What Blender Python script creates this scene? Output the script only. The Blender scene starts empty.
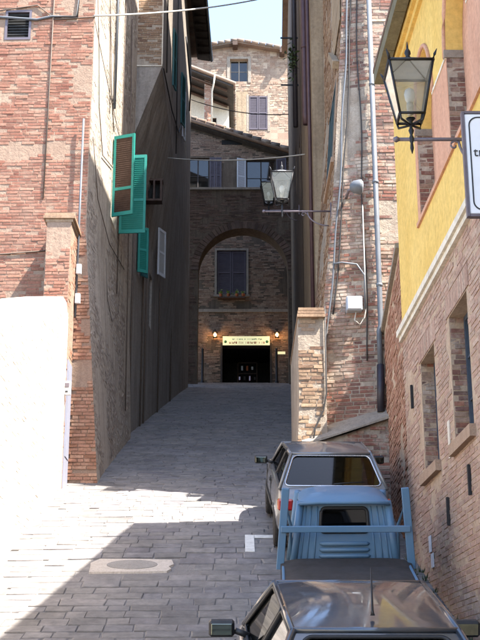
import bpy, bmesh, math, random
from mathutils import Vector, Matrix, noise
RND = random.Random(11)
sc = bpy.context.scene
COL = sc.collection
rad = math.radians

# ------------------------------------------------------------------ camera, sky, sun, exposure
TH = math.atan(380 / 1200.0)
cd = bpy.data.cameras.new('camera'); cam = bpy.data.objects.new('camera', cd); COL.objects.link(cam)
cam.location = (0, 0, 0); cam.rotation_euler = (math.pi / 2 + TH, 0, 0)
cd.sensor_fit = 'VERTICAL'; cd.sensor_height = 24; cd.sensor_width = 18; cd.lens = 45.0
cd.clip_start = .05; cd.clip_end = 3000
sc.camera = cam
SUN = Vector((.55, -.285, 1.0)).normalized()
wd = bpy.data.worlds.new('World'); sc.world = wd; wd.use_nodes = True
wn = wd.node_tree; bgn = wn.nodes['Background']
sky = wn.nodes.new('ShaderNodeTexSky'); sky.sky_type = 'NISHITA'; sky.sun_disc = False
sky.sun_elevation = math.asin(SUN.z); sky.sun_rotation = math.atan2(SUN.x, SUN.y)
sky.air_density = 1.0; sky.dust_density = 1.2; sky.ozone_density = 1.0
wn.links.new(sky.outputs[0], bgn.inputs[0]); bgn.inputs[1].default_value = .15
sl = bpy.data.lights.new('sun', 'SUN'); so = bpy.data.objects.new('sun', sl); COL.objects.link(so)
sl.energy = 5.0; sl.angle = rad(.53); sl.color = (1.0, .95, .87)
so.rotation_euler = SUN.to_track_quat('Z', 'Y').to_euler(); so.location = (20, -10, 40)
sc.view_settings.view_transform = 'Standard'; sc.view_settings.look = 'None'
sc.view_settings.exposure = 2.25; sc.view_settings.gamma = 1.0
sc.cycles.max_bounces = 10; sc.cycles.diffuse_bounces = 6; sc.cycles.transparent_max_bounces = 16
try: sc.cycles.use_denoising = True
except Exception: pass

# ------------------------------------------------------------------ helpers
def srgb(h):
    h = h.lstrip('#'); o = []
    for i in (0, 2, 4):
        v = int(h[i:i + 2], 16) / 255.0
        o.append(v / 12.92 if v <= .04045 else ((v + .055) / 1.055) ** 2.4)
    return (o[0], o[1], o[2], 1)

def pj(p):
    c, s = math.cos(TH), math.sin(TH)
    d = p[1] * c + p[2] * s; u = -p[1] * s + p[2] * c
    if d < .1: return (-999, -999)
    return (240 + 1200 * p[0] / d, 320 - 1200 * u / d)

def tag(o, label=None, cat=None, group=None, kind=None):
    if label: o['label'] = label
    if cat: o['category'] = cat
    if group: o['group'] = group
    if kind: o['kind'] = kind
    return o

WM = {}
def link(o, parent=None, local=False):
    COL.objects.link(o)
    if parent is not None:
        o.parent = parent
        if not local:
            o.matrix_parent_inverse = WM[parent.name].inverted()
    if o.name not in WM: WM[o.name] = Matrix.Identity(4)
    return o

def thing(name, label, cat, loc=(0, 0, 0), rot=None, group=None):
    o = bpy.data.objects.new(name, None); o.empty_display_size = .2
    M = Matrix.Translation(loc) @ (rot.to_4x4() if rot is not None else Matrix.Identity(4))
    o.matrix_world = M; COL.objects.link(o); WM[o.name] = M
    return tag(o, label, cat, group)

class MB:
    def __init__(s): s.v = []; s.f = []; s.sm = []
    def add(s, vs, fs, smooth=False):
        n = len(s.v); s.v += [tuple(p) for p in vs]
        s.f += [tuple(i + n for i in f) for f in fs]; s.sm += [smooth] * len(fs)
    def quad(s, a, b, c, d): s.add([a, b, c, d], [(0, 1, 2, 3)])
    def box(s, c, size, M=None, bev=0):
        hx, hy, hz = size[0] / 2, size[1] / 2, size[2] / 2
        if bev > 0:
            b = min(bev, hx * .49, hy * .49, hz * .49)
            vs = []
            pts = []
            for sx in (-1, 1):
                for sy in (-1, 1):
                    for sz in (-1, 1):
                        pts += [Vector((sx * hx, sy * (hy - b), sz * (hz - b))), Vector((sx * (hx - b), sy * hy, sz * (hz - b))), Vector((sx * (hx - b), sy * (hy - b), sz * hz))]
            bm = bmesh.new()
            for p in pts: bm.verts.new(p)
            r = bmesh.ops.convex_hull(bm, input=bm.verts)
            bm.verts.index_update()
            vs = [v.co.copy() for v in bm.verts]; fs = [tuple(v.index for v in f.verts) for f in bm.faces]
            bm.free()
        else:
            vs = [Vector((x * hx, y * hy, z * hz)) for z in (-1, 1) for y in (-1, 1) for x in (-1, 1)]
            fs = [(0, 2, 3, 1), (4, 5, 7, 6), (0, 1, 5, 4), (2, 6, 7, 3), (0, 4, 6, 2), (1, 3, 7, 5)]
        c = Vector(c)
        s.add([c + (M @ v if M is not None else v) for v in vs], fs)
        return s
    def prism(s, poly, vec):
        n = len(poly); vec = Vector(vec)
        vs = [Vector(p) for p in poly] + [Vector(p) + vec for p in poly]
        fs = [tuple(range(n))[::-1], tuple(range(n, 2 * n))] + [(i, (i + 1) % n, n + (i + 1) % n, n + i) for i in range(n)]
        s.add(vs, fs); return s
    def tube(s, pts, r, seg=8, closed=False):
        pts = [Vector(p) for p in pts]; n = len(pts); vs = []; fs = []
        up = Vector((0, 0, 1))
        for i, p in enumerate(pts):
            if closed: t = pts[(i + 1) % n] - pts[i - 1]
            else: t = pts[min(i + 1, n - 1)] - pts[max(i - 1, 0)]
            if t.length < 1e-9: t = Vector((0, 0, 1))
            t.normalize()
            a = up if abs(t.dot(up)) < .92 else Vector((1, 0, 0))
            b = t.cross(a).normalized(); a2 = b.cross(t).normalized()
            rr = r[i] if isinstance(r, (list, tuple)) else r
            for k in range(seg):
                an = 2 * math.pi * k / seg
                vs.append(p + b * math.cos(an) * rr + a2 * math.sin(an) * rr)
        m = n if closed else n - 1
        for i in range(m):
            j = (i + 1) % n
            for k in range(seg):
                k2 = (k + 1) % seg
                fs.append((i * seg + k, i * seg + k2, j * seg + k2, j * seg + k))
        if not closed:
            fs.append(tuple(range(seg))[::-1]); fs.append(tuple(range((n - 1) * seg, n * seg)))
        s.add(vs, fs, True); return s
    def lathe(s, prof, c=(0, 0, 0), seg=16, axis='z'):
        c = Vector(c); vs = []; fs = []
        for (r, h) in prof:
            for k in range(seg):
                a = 2 * math.pi * k / seg
                if axis == 'z': q = Vector((r * math.cos(a), r * math.sin(a), h))
                elif axis == 'x': q = Vector((h, r * math.cos(a), r * math.sin(a)))
                else: q = Vector((r * math.cos(a), h, r * math.sin(a)))
                vs.append(c + q)
        for i in range(len(prof) - 1):
            for k in range(seg):
                k2 = (k + 1) % seg
                fs.append((i * seg + k, i * seg + k2, (i + 1) * seg + k2, (i + 1) * seg + k))
        fs.append(tuple(range(seg))); fs.append(tuple(range((len(prof) - 1) * seg, len(prof) * seg)))
        s.add(vs, fs, True); return s
    def build(s, name, m, parent=None, local=False, recalc=True, smooth=None):
        me = bpy.data.meshes.new(name); me.from_pydata(s.v, [], s.f)
        if smooth is not None: sm = [smooth] * len(s.f)
        else: sm = s.sm
        me.polygons.foreach_set('use_smooth', sm)
        if recalc and len(s.f) < 20000:
            bm = bmesh.new(); bm.from_mesh(me); bmesh.ops.recalc_face_normals(bm, faces=bm.faces); bm.to_mesh(me); bm.free()
        me.materials.append(m); me.update()
        o = bpy.data.objects.new(name, me)
        return link(o, parent, local)

def solo(name, m, fn, parent=None, local=False, smooth=None):
    b = MB(); fn(b); return b.build(name, m, parent, local, smooth=smooth)

# ------------------------------------------------------------------ materials
def newmat(name):
    m = bpy.data.materials.new(name); m.use_nodes = True
    nt = m.node_tree; return m, nt, nt.nodes['Principled BSDF'], nt.links
def N(nt, t, **kw):
    n = nt.nodes.new(t)
    for k, v in kw.items(): setattr(n, k, v)
    return n
def pos_noise(nt, scale, detail=4, rough=.55, stretch=None, seed=0):
    g = N(nt, 'ShaderNodeNewGeometry'); mp = N(nt, 'ShaderNodeMapping')
    nt.links.new(g.outputs['Position'], mp.inputs[0]); mp.inputs['Location'].default_value = (seed, seed * .7, seed * 1.3)
    if stretch: mp.inputs['Scale'].default_value = stretch
    n = N(nt, 'ShaderNodeTexNoise'); n.inputs['Scale'].default_value = scale; n.inputs['Detail'].default_value = detail
    n.inputs['Roughness'].default_value = rough; nt.links.new(mp.outputs[0], n.inputs['Vector']); return n.outputs[0]
def ramp(nt, src, stops, interp='LINEAR'):
    r = N(nt, 'ShaderNodeValToRGB'); r.color_ramp.interpolation = interp
    el = r.color_ramp.elements
    while len(el) > 1: el.remove(el[-1])
    el[0].position = stops[0][0]; el[0].color = stops[0][1]
    for p, c in stops[1:]:
        e = el.new(p); e.color = c
    nt.links.new(src, r.inputs[0]); return r.outputs[0]
def mixc(nt, f, a, b, mode='MIX'):
    m = N(nt, 'ShaderNodeMix', data_type='RGBA', blend_type=mode)
    for i, x in ((0, f), (6, a), (7, b)):
        if hasattr(x, 'links'): nt.links.new(x, m.inputs[i])
        else: m.inputs[i].default_value = x
    return m.outputs[2]
def bump(nt, bsdf, src, strength, dist=.01, prev=None):
    b = N(nt, 'ShaderNodeBump'); b.inputs['Strength'].default_value = strength; b.inputs['Distance'].default_value = dist
    nt.links.new(src, b.inputs['Height'])
    if prev is not None: nt.links.new(prev, b.inputs['Normal'])
    nt.links.new(b.outputs[0], bsdf.inputs['Normal']); return b.outputs[0]
G1, G0 = (1, 1, 1, 1), (0, 0, 0, 1)

def brick_mat(name, cols, lime='#b9aa98', grime='#5a4a42', limeamt=.5, grimeamt=.5, seed=0):
    m, nt, b, L = newmat(name)
    g = N(nt, 'ShaderNodeNewGeometry'); oi = N(nt, 'ShaderNodeObjectInfo')
    a = N(nt, 'ShaderNodeMath', operation='ADD'); L.new(g.outputs['Random Per Island'], a.inputs[0]); L.new(oi.outputs['Random'], a.inputs[1])
    fr = N(nt, 'ShaderNodeMath', operation='FRACT'); L.new(a.outputs[0], fr.inputs[0])
    n = len(cols)
    def ds(h):
        q = srgb(h); g_ = .3 * q[0] + .6 * q[1] + .1 * q[2]; return tuple(x * .72 + g_ * .28 for x in q[:3]) + (1,)
    c = ramp(nt, fr.outputs[0], [((i + .0) / max(1, n - 1), ds(h)) for i, h in enumerate(cols)])
    fine = pos_noise(nt, 28, 5, .65, seed=seed)
    c = mixc(nt, .55, c, ramp(nt, fine, [(.3, (.35, .33, .32, 1)), (.62, (1.25, 1.2, 1.15, 1))]), 'MULTIPLY')
    lim = ramp(nt, pos_noise(nt, 2.2, 6, .7, seed=seed + 3), [(.50, G0), (.68, G1)])
    lm = N(nt, 'ShaderNodeMath', operation='MULTIPLY'); L.new(lim, lm.inputs[0]); lm.inputs[1].default_value = limeamt
    c = mixc(nt, lm.outputs[0], c, srgb(lime))
    gr = ramp(nt, pos_noise(nt, .9, 6, .65, stretch=(1.4, 1.4, .5), seed=seed + 9), [(.45, G0), (.72, G1)])
    gm = N(nt, 'ShaderNodeMath', operation='MULTIPLY'); L.new(gr, gm.inputs[0]); gm.inputs[1].default_value = grimeamt
    c = mixc(nt, gm.outputs[0], c, srgb(grime))
    L.new(c, b.inputs['Base Color']); b.inputs['Roughness'].default_value = .92; b.inputs['Specular IOR Level'].default_value = .2
    bump(nt, b, pos_noise(nt, 60, 6, .7, seed=seed), .5, .006)
    return m

def plaster_mat(name, base, dark, light, amt=.6, streak=.5, bumps=.5, scale=1.0, seed=0, rough=.92):
    m, nt, b, L = newmat(name)
    c = srgb(base)
    n1 = ramp(nt, pos_noise(nt, 1.3 * scale, 7, .65, seed=seed), [(.38, G0), (.66, G1)])
    f = N(nt, 'ShaderNodeMath', operation='MULTIPLY'); L.new(n1, f.inputs[0]); f.inputs[1].default_value = amt
    c = mixc(nt, f.outputs[0], c, srgb(light))
    n2 = ramp(nt, pos_noise(nt, 2.0 * scale, 6, .6, stretch=(2.2, 2.2, .18), seed=seed + 5), [(.42, G0), (.7, G1)])
    f2 = N(nt, 'ShaderNodeMath', operation='MULTIPLY'); L.new(n2, f2.inputs[0]); f2.inputs[1].default_value = streak
    c = mixc(nt, f2.outputs[0], c, srgb(dark))
    n3 = pos_noise(nt, 14 * scale, 6, .7, seed=seed + 2)
    c = mixc(nt, .5, c, ramp(nt, n3, [(.3, (.55, .53, .52, 1)), (.65, (1.15, 1.15, 1.15, 1))]), 'MULTIPLY')
    L.new(c, b.inputs['Base Color']); b.inputs['Roughness'].default_value = rough; b.inputs['Specular IOR Level'].default_value = .2
    p = bump(nt, b, pos_noise(nt, 5 * scale, 6, .7, seed=seed), bumps * .6, .05)
    bump(nt, b, pos_noise(nt, 45, 5, .7, seed=seed), bumps * .6, .008, p)
    return m

def plain(name, col, rough=.6, metal=0.0, coat=0, noise_amt=.25, nscale=12, dark=None, bumps=.0):
    m, nt, b, L = newmat(name)
    c = srgb(col)
    if noise_amt > 0:
        n = pos_noise(nt, nscale, 6, .65)
        d = srgb(dark) if dark else tuple(x * .45 for x in c[:3]) + (1,)
        r = ramp(nt, n, [(.42, G0), (.75, G1)])
        f = N(nt, 'ShaderNodeMath', operation='MULTIPLY'); L.new(r, f.inputs[0]); f.inputs[1].default_value = noise_amt
        L.new(mixc(nt, f.outputs[0], c, d), b.inputs['Base Color'])
        L.new(ramp(nt, n, [(.3, (rough * .85,) * 3 + (1,)), (.7, (min(1, rough * 1.2),) * 3 + (1,))]), b.inputs['Roughness'])
        if bumps: bump(nt, b, n, bumps, .01)
    else:
        b.inputs['Base Color'].default_value = c; b.inputs['Roughness'].default_value = rough
    b.inputs['Metallic'].default_value = metal
    if coat: b.inputs['Coat Weight'].default_value = coat; b.inputs['Coat Roughness'].default_value = .04
    return m

def paint(name, col, metal=.3, rough=.35, coat=1.0, dust=.35, dustcol='#8b8276'):
    m, nt, b, L = newmat(name)
    oc = N(nt, 'ShaderNodeTexCoord')
    n = N(nt, 'ShaderNodeTexNoise'); n.inputs['Scale'].default_value = 3.5; n.inputs['Detail'].default_value = 8; n.inputs['Roughness'].default_value = .7
    L.new(oc.outputs['Object'], n.inputs['Vector'])
    r = ramp(nt, n.outputs[0], [(.42, G0), (.78, G1)])
    f = N(nt, 'ShaderNodeMath', operation='MULTIPLY'); L.new(r, f.inputs[0]); f.inputs[1].default_value = dust
    L.new(mixc(nt, f.outputs[0], srgb(col), srgb(dustcol)), b.inputs['Base Color'])
    b.inputs['Metallic'].default_value = metal
    L.new(ramp(nt, n.outputs[0], [(.35, (rough, rough, rough, 1)), (.8, (min(1, rough + .3),) * 3 + (1,))]), b.inputs['Roughness'])
    b.inputs['Coat Weight'].default_value = coat
    L.new(ramp(nt, n.outputs[0], [(.4, (.03,) * 3 + (1,)), (.8, (.22,) * 3 + (1,))]), b.inputs['Coat Roughness'])
    return m

def glass_mat(name, tint='#5a6a66', dirt=.12, dirtcol='#b8b2a6', refl=1.0):
    m, nt, b, L = newmat(name); nt.nodes.remove(b)
    out = nt.nodes['Material Output']
    tr = N(nt, 'ShaderNodeBsdfTransparent'); tr.inputs[0].default_value = srgb(tint)
    gl = N(nt, 'ShaderNodeBsdfGlossy'); gl.inputs['Roughness'].default_value = .03
    df = N(nt, 'ShaderNodeBsdfDiffuse'); df.inputs[0].default_value = srgb(dirtcol)
    lw = N(nt, 'ShaderNodeFresnel'); lw.inputs[0].default_value = 1.5
    mu = N(nt, 'ShaderNodeMath', operation='MULTIPLY'); mu.use_clamp = True; L.new(lw.outputs[0], mu.inputs[0]); mu.inputs[1].default_value = refl * 1.6
    a = N(nt, 'ShaderNodeMixShader'); L.new(mu.outputs[0], a.inputs[0]); L.new(tr.outputs[0], a.inputs[1]); L.new(gl.outputs[0], a.inputs[2])
    d = N(nt, 'ShaderNodeMixShader')
    n = pos_noise(nt, 9, 5, .6)
    f = N(nt, 'ShaderNodeMath', operation='MULTIPLY'); L.new(n, f.inputs[0]); f.inputs[1].default_value = dirt * 2
    L.new(f.outputs[0], d.inputs[0]); L.new(a.outputs[0], d.inputs[1]); L.new(df.outputs[0], d.inputs[2])
    L.new(d.outputs[0], out.inputs[0]); return m

def emit(name, col, st):
    m, nt, b, L = newmat(name)
    b.inputs['Base Color'].default_value = srgb(col); b.inputs['Emission Color'].default_value = srgb(col); b.inputs['Emission Strength'].default_value = st
    return m

M = {}
M['brick_left'] = brick_mat('brick_left', ['#8e523a', '#9c6248', '#925a42', '#a4745a', '#824a36', '#9e6c50'], lime='#a08a78', grime='#8a6e60', limeamt=.4, grimeamt=.3, seed=2)
M['brick_tall'] = brick_mat('brick_tall', ['#8e5440', '#74544a', '#a06448', '#806258', '#a88468', '#66463e', '#9a583e'], lime='#b8ab9b', grime='#5e524c', limeamt=.85, grimeamt=.4, seed=17)
M['brick_right'] = brick_mat('brick_right', ['#a8806a', '#b89078', '#a07a66', '#bd9c84', '#a68872', '#b0866e'], lime='#b9a48e', grime='#7d6a62', limeamt=.35, grimeamt=.35, seed=31)
M['brick_side'] = brick_mat('brick_side', ['#8c6a4e', '#9c7a58', '#7f5d48', '#a98a66', '#937052'], lime='#a8977e', grime='#574a40', limeamt=.4, grimeamt=.5, seed=37)
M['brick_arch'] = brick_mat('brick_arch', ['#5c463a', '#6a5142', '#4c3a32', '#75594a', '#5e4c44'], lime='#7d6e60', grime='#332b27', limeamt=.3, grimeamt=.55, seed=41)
M['brick_shop'] = brick_mat('brick_shop', ['#8a6a54', '#9a7a60', '#7c5c4a', '#a5876c', '#87705e'], lime='#a59480', grime='#5a4a40', limeamt=.5, grimeamt=.4, seed=47)
M['stone_far'] = brick_mat('stone_far', ['#9c8068', '#8e6e56', '#a89078', '#86705e', '#96765f', '#b09a80'], lime='#a89a86', grime='#8c7a6c', limeamt=.5, grimeamt=.3, seed=53)
M['brick_lime'] = brick_mat('brick_lime', ['#d8cdbd', '#d2c2b0', '#dcd2c4', '#cdb8a6', '#d9d0c2'], lime='#e0d8cc', grime='#c2a594', limeamt=.6, grimeamt=.45, seed=71)
M['brick_plaster'] = brick_mat('brick_plaster', ['#a39585', '#b0a292', '#97897a', '#b8ab9b', '#a08c7a'], lime='#b8ab9c', grime='#7d7066', limeamt=.6, grimeamt=.6, seed=73)
M['brick_orange'] = brick_mat('brick_orange', ['#a06a4c', '#b0795a', '#95603f', '#bb8a68'], lime='#b9a48e', grime='#6a5446', limeamt=.3, grimeamt=.4, seed=59)
M['mortar'] = plaster_mat('mortar', '#a99c8c', '#7b7066', '#c0b4a4', .6, .4, .8, 2.0, 3)
M['mortar_right'] = plaster_mat('mortar_right', '#b0977f', '#8a7464', '#c2ad97', .6, .35, .8, 2.0, 6)
M['mortar_tall'] = plaster_mat('mortar_tall', '#958778', '#625750', '#b3a798', .7, .4, 1.0, 2.0, 16)
M['mortar_left'] = plaster_mat('mortar_left', '#937b6a', '#786458', '#a28e7c', .6, .3, .8, 2.0, 8)
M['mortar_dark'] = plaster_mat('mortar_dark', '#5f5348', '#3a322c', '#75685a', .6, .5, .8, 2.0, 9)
M['plaster_left'] = plaster_mat('plaster_left', '#b3a696', '#84776c', '#c6baab', .65, .6, 1.0, 1.0, 12)
M['plaster_grey'] = plaster_mat('plaster_grey', '#989088', '#6a635d', '#aea69c', .6, .65, 1.0, 1.0, 21)
M['plaster_upper'] = plaster_mat('plaster_upper', '#8a8075', '#5b544d', '#a0968a', .6, .6, .8, 1.0, 23)
M['plaster_tan'] = plaster_mat('plaster_tan', '#96836c', '#5e5044', '#ab9a82', .6, .6, .8, 1.0, 25)
M['plaster_brown'] = plaster_mat('plaster_brown', '#786858', '#4a4038', '#8e7e6c', .6, .6, .8, 1.0, 27)
M['lime_wall'] = plaster_mat('lime_wall', '#d8cdbd', '#b59a86', '#e4dccf', .6, .35, .9, 1.6, 29)
M['yellow'] = plaster_mat('yellow', '#d8b566', '#c29b54', '#e0c27a', .5, .3, .25, .8, 33)
M['pink'] = plaster_mat('pink', '#c49479', '#a87c66', '#cfa58c', .5, .3, .3, 1.4, 35)
M['cream'] = plaster_mat('cream', '#d9cfbd', '#a89c8c', '#e2dacb', .5, .4, .4, 1.5, 39)
M['white_wall'] = plaster_mat('white_wall', '#ddd3c2', '#c0b09a', '#e6dfd2', .5, .3, .3, 1.0, 43)
M['concrete'] = plaster_mat('concrete', '#8e8478', '#655c54', '#a3998c', .6, .4, .9, 2.5, 45)
M['sill'] = plaster_mat('sill', '#a58a74', '#7c685a', '#b59e88', .5, .3, .6, 4, 49)
M['shutter_dark'] = plain('dark_shutter_paint', '#2a4248', .5, noise_amt=.3, nscale=6)
M['wire_brown'] = plain('wire_brown', '#5e5046', .8, noise_amt=.3)
M['green'] = plain('green_shutter_paint', '#1e8377', .5, noise_amt=.3, nscale=6, dark='#16584f')
M['teal_dark'] = plain('dark_teal_paint', '#2b5f63', .5, noise_amt=.3, nscale=6)
M['purple'] = plain('purple_shutter_paint', '#473f49', .6, noise_amt=.3, nscale=5)
M['brown_wood'] = plain('brown_wood', '#4a362b', .7, noise_amt=.5, nscale=9, bumps=.3)
M['slate_wood'] = plain('slate_wood', '#3a434f', .6, noise_amt=.4, nscale=9)
M['dark_wood'] = plain('dark_wood', '#2e2520', .7, noise_amt=.4, nscale=9)
M['iron'] = plain('wrought_iron', '#2b2a2c', .5, .5, noise_amt=.35, nscale=20)
M['iron_grey'] = plain('grey_iron', '#6b6268', .5, .4, noise_amt=.35, nscale=20)
M['pipe_grey'] = plain('grey_pipe', '#5f6369', .6, .2, noise_amt=.45, nscale=5)
M['pipe_brown'] = plain('brown_pipe', '#4a3438', .5, .2, noise_amt=.4, nscale=5)
M['pipe_black'] = plain('black_pipe', '#2f2b33', .5, .2, noise_amt=.4, nscale=5)
M['cable'] = plain('cable_black', '#2c2928', .7, noise_amt=.2)
M['cable_white'] = plain('cable_white', '#b9b5ad', .7, noise_amt=.2)
M['fascia'] = plaster_mat('fascia', '#6f6a58', '#4b473c', '#827c68', .5, .4, .5, 3, 51)
M['tile'] = brick_mat('roof_tile', ['#8a6c58', '#9d8068', '#75594a', '#6d625a', '#a08a74'], lime='#8f887c', grime='#4a443e', limeamt=.5, grimeamt=.5, seed=61)
M['soffit'] = plain('dark_soffit', '#3a332e', .85, noise_amt=.5, nscale=4)
M['steel_door'] = plain('grey_blue_door', '#8a8c9a', .5, .1, noise_amt=.3, nscale=4)
M['white_box'] = plain('white_plastic', '#c9cbd0', .45, noise_amt=.15)
M['grey_box'] = plain('grey_plastic', '#9aa0a8', .4, noise_amt=.2)
M['sign_white'] = plain('sign_white', '#e4e6ea', .35, noise_amt=.08)
M['sign_ink'] = plain('sign_ink', '#25272c', .4, noise_amt=0)
M['glass_dark'] = glass_mat('window_glass', '#3c4650', .03)
M['glass_lamp'] = glass_mat('lantern_glass', '#dcdedd', .16, '#d8d4cc', .8)
M['glass_car'] = glass_mat('car_glass', '#3a423f', .006, '#9a968c', .4)
M['bulb'] = plain('bulb_white', '#e8e8e6', .3, noise_amt=0)
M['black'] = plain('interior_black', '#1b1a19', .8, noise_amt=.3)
M['lamp_lit'] = emit('lamp_lit', '#ffb464', 7)
M['shop_sign'] = emit('shop_sign_lit', '#e6e2b0', .16)
M['ink_red'] = emit('sign_red_ink', '#a8542c', .02)
M['ink_green'] = emit('sign_green_ink', '#3f7a50', .02)
M['terracotta'] = plain('terracotta', '#b2653f', .8, noise_amt=.3)
M['rubber'] = plain('tyre_rubber', '#1d1c1c', .8, noise_amt=.4, nscale=30)
M['rim'] = plain('wheel_rim', '#83848a', .4, .7, noise_amt=.4, nscale=14)
M['trim'] = plain('black_trim', '#222224', .55, noise_amt=.3)
M['chrome'] = plain('bright_trim', '#b4b6ba', .25, .9, noise_amt=.2)
M['red_lens'] = plain('red_lens', '#9c1f1a', .2, coat=.6, noise_amt=0)
M['amber_lens'] = plain('amber_lens', '#c0702a', .2, coat=.6, noise_amt=0)
M['clear_lens'] = plain('clear_lens', '#c8ccd0', .15, coat=.6, noise_amt=0)
M['seat'] = plain('seat_cloth', '#4c4844', .9, noise_amt=.4)
M['silver'] = paint('grey_paint', '#6f7276', .6, .38, .9, .3)
M['slate'] = paint('slate_paint', '#3e454e', .55, .3, 1.0, .18)
M['blue'] = paint('blue_paint', '#4f7391', .05, .55, .25, .45, '#73828f')
M['tarp'] = plain('rubber_bed_cover', '#2f2b29', .75, noise_amt=.5, nscale=5, bumps=.3)
M['mirror'] = plain('mirror_glass', '#8a9488', .03, 1.0, noise_amt=0)
M['paint_white'] = plain('road_paint', '#cfcdc6', .8, noise_amt=.5, nscale=9, dark='#7d7a76')
M['slab'] = plaster_mat('pale_slab', '#b8aea2', '#8f867c', '#c6bdb2', .6, .3, .6, 3, 57)
M['lid'] = plaster_mat('grey_lid', '#8d8882', '#6d6964', '#9c9790', .6, .3, .6, 5, 58)

def leaf_mat(name, a, b_):
    m, nt, b, L = newmat(name)
    g = N(nt, 'ShaderNodeNewGeometry')
    L.new(ramp(nt, g.outputs['Random Per Island'], [(0, srgb(a)), (1, srgb(b_))]), b.inputs['Base Color'])
    b.inputs['Roughness'].default_value = .6; return m
M['leaf'] = leaf_mat('leaves', '#4a6a2a', '#9aa84a'); M['leaf_dark'] = leaf_mat('leaves_dark', '#26361e', '#44542c')

# street stone
def stone_mat():
    m, nt, b, L = newmat('paving_stone')
    g = N(nt, 'ShaderNodeNewGeometry'); oi = N(nt, 'ShaderNodeObjectInfo')
    a = N(nt, 'ShaderNodeMath', operation='ADD'); L.new(g.outputs['Random Per Island'], a.inputs[0]); L.new(oi.outputs['Random'], a.inputs[1])
    fr = N(nt, 'ShaderNodeMath', operation='FRACT'); L.new(a.outputs[0], fr.inputs[0])
    c = ramp(nt, fr.outputs[0], [(0, srgb('#716e6c')), (.3, srgb('#7b7876')), (.6, srgb('#757375')), (.85, srgb('#827e7b')), (1, srgb('#6e6b6e'))])
    c = mixc(nt, .6, c, ramp(nt, pos_noise(nt, 7, 7, .7), [(.3, (.45, .45, .45, 1)), (.7, (1.3, 1.28, 1.25, 1))]), 'MULTIPLY')
    c = mixc(nt, .6, c, ramp(nt, pos_noise(nt, 1.6, 8, .75, seed=14), [(.38, (.6, .6, .61, 1)), (.62, (1.15, 1.13, 1.1, 1))]), 'MULTIPLY')
    c = mixc(nt, .5, c, ramp(nt, pos_noise(nt, .7, 5, .6, seed=4), [(.35, (.75, .75, .76, 1)), (.65, (1.12, 1.1, 1.07, 1))]), 'MULTIPLY')
    L.new(c, b.inputs['Base Color']); L.new(ramp(nt, pos_noise(nt, 5, 4), [(.3, (.55,) * 3 + (1,)), (.7, (.85,) * 3 + (1,))]), b.inputs['Roughness'])
    b.inputs['Specular IOR Level'].default_value = .35
    bump(nt, b, pos_noise(nt, 24, 6, .7), .5, .012); return m
M['stone'] = stone_mat()
M['joint'] = plaster_mat('joint_dirt', '#7a7673', '#6a6664', '#878380', .6, .2, .8, 3, 63)

# ------------------------------------------------------------------ ground
GP = [(-60, -9.0), (-20, -5.2), (0, -3.05), (4, -1.98), (8, -.84), (11, .02), (13, .65), (15, 1.36), (17, 2.12), (20, 3.17), (24, 4.5), (32, 7.15), (42, 10.45), (47, 12.05), (50, 12.95), (53.6, 13.86), (60, 14.3), (140, 15.0)]
def gz(y):
    P = GP
    for i in range(len(P) - 1):
        if P[i][0] <= y <= P[i + 1][0]:
            y0, z0 = P[i]; y1, z1 = P[i + 1]; h = y1 - y0
            m0 = (P[i + 1][1] - P[i - 1][1]) / (P[i + 1][0] - P[i - 1][0]) if i else (z1 - z0) / h
            m1 = (P[i + 2][1] - P[i][1]) / (P[i + 2][0] - P[i][0]) if i + 2 < len(P) else (z1 - z0) / h
            t = (y - y0) / h
            return (2 * t**3 - 3 * t**2 + 1) * z0 + (t**3 - 2 * t**2 + t) * h * m0 + (-2 * t**3 + 3 * t**2) * z1 + (t**3 - t**2) * h * m1
    return P[0][1] if y < P[0][0] else P[-1][1]
def gs(y): return (gz(y + .3) - gz(y - .3)) / .6
def bow(x, y): return -.02 * ((x + .4) / 2.5) ** 2 + .02 * noise.noise(Vector((x * .5, y * .5, 3.1)))

street = thing('street', 'grey stone paved lane climbing steeply between the brick houses', 'street', (0, 15, gz(15)))
street['kind'] = 'structure'
if 'category' in street: del street['category']
b = MB()
ys = [-60, -45, -30, -20, -10, -5, 0] + [i * .5 for i in range(2, 120)] + [62, 70, 90, 140]
xs = [-70, -30, -12, -6, -4] + [-3.5 + .5 * i for i in range(14)] + [4, 6, 12, 30, 70]
for y in ys:
    for x in xs: b.v.append((x, y, gz(y) + (bow(x, y) if abs(x) < 3.6 else 0) - .014))
nx = len(xs)
for j in range(len(ys) - 1):
    for i in range(nx - 1):
        b.f.append((j * nx + i, j * nx + i + 1, (j + 1) * nx + i + 1, (j + 1) * nx + i)); b.sm.append(True)
gr = b.build('ground', M['joint']); tag(gr, 'sloping ground under the paved lane and the houses', None, kind='structure')

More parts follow.
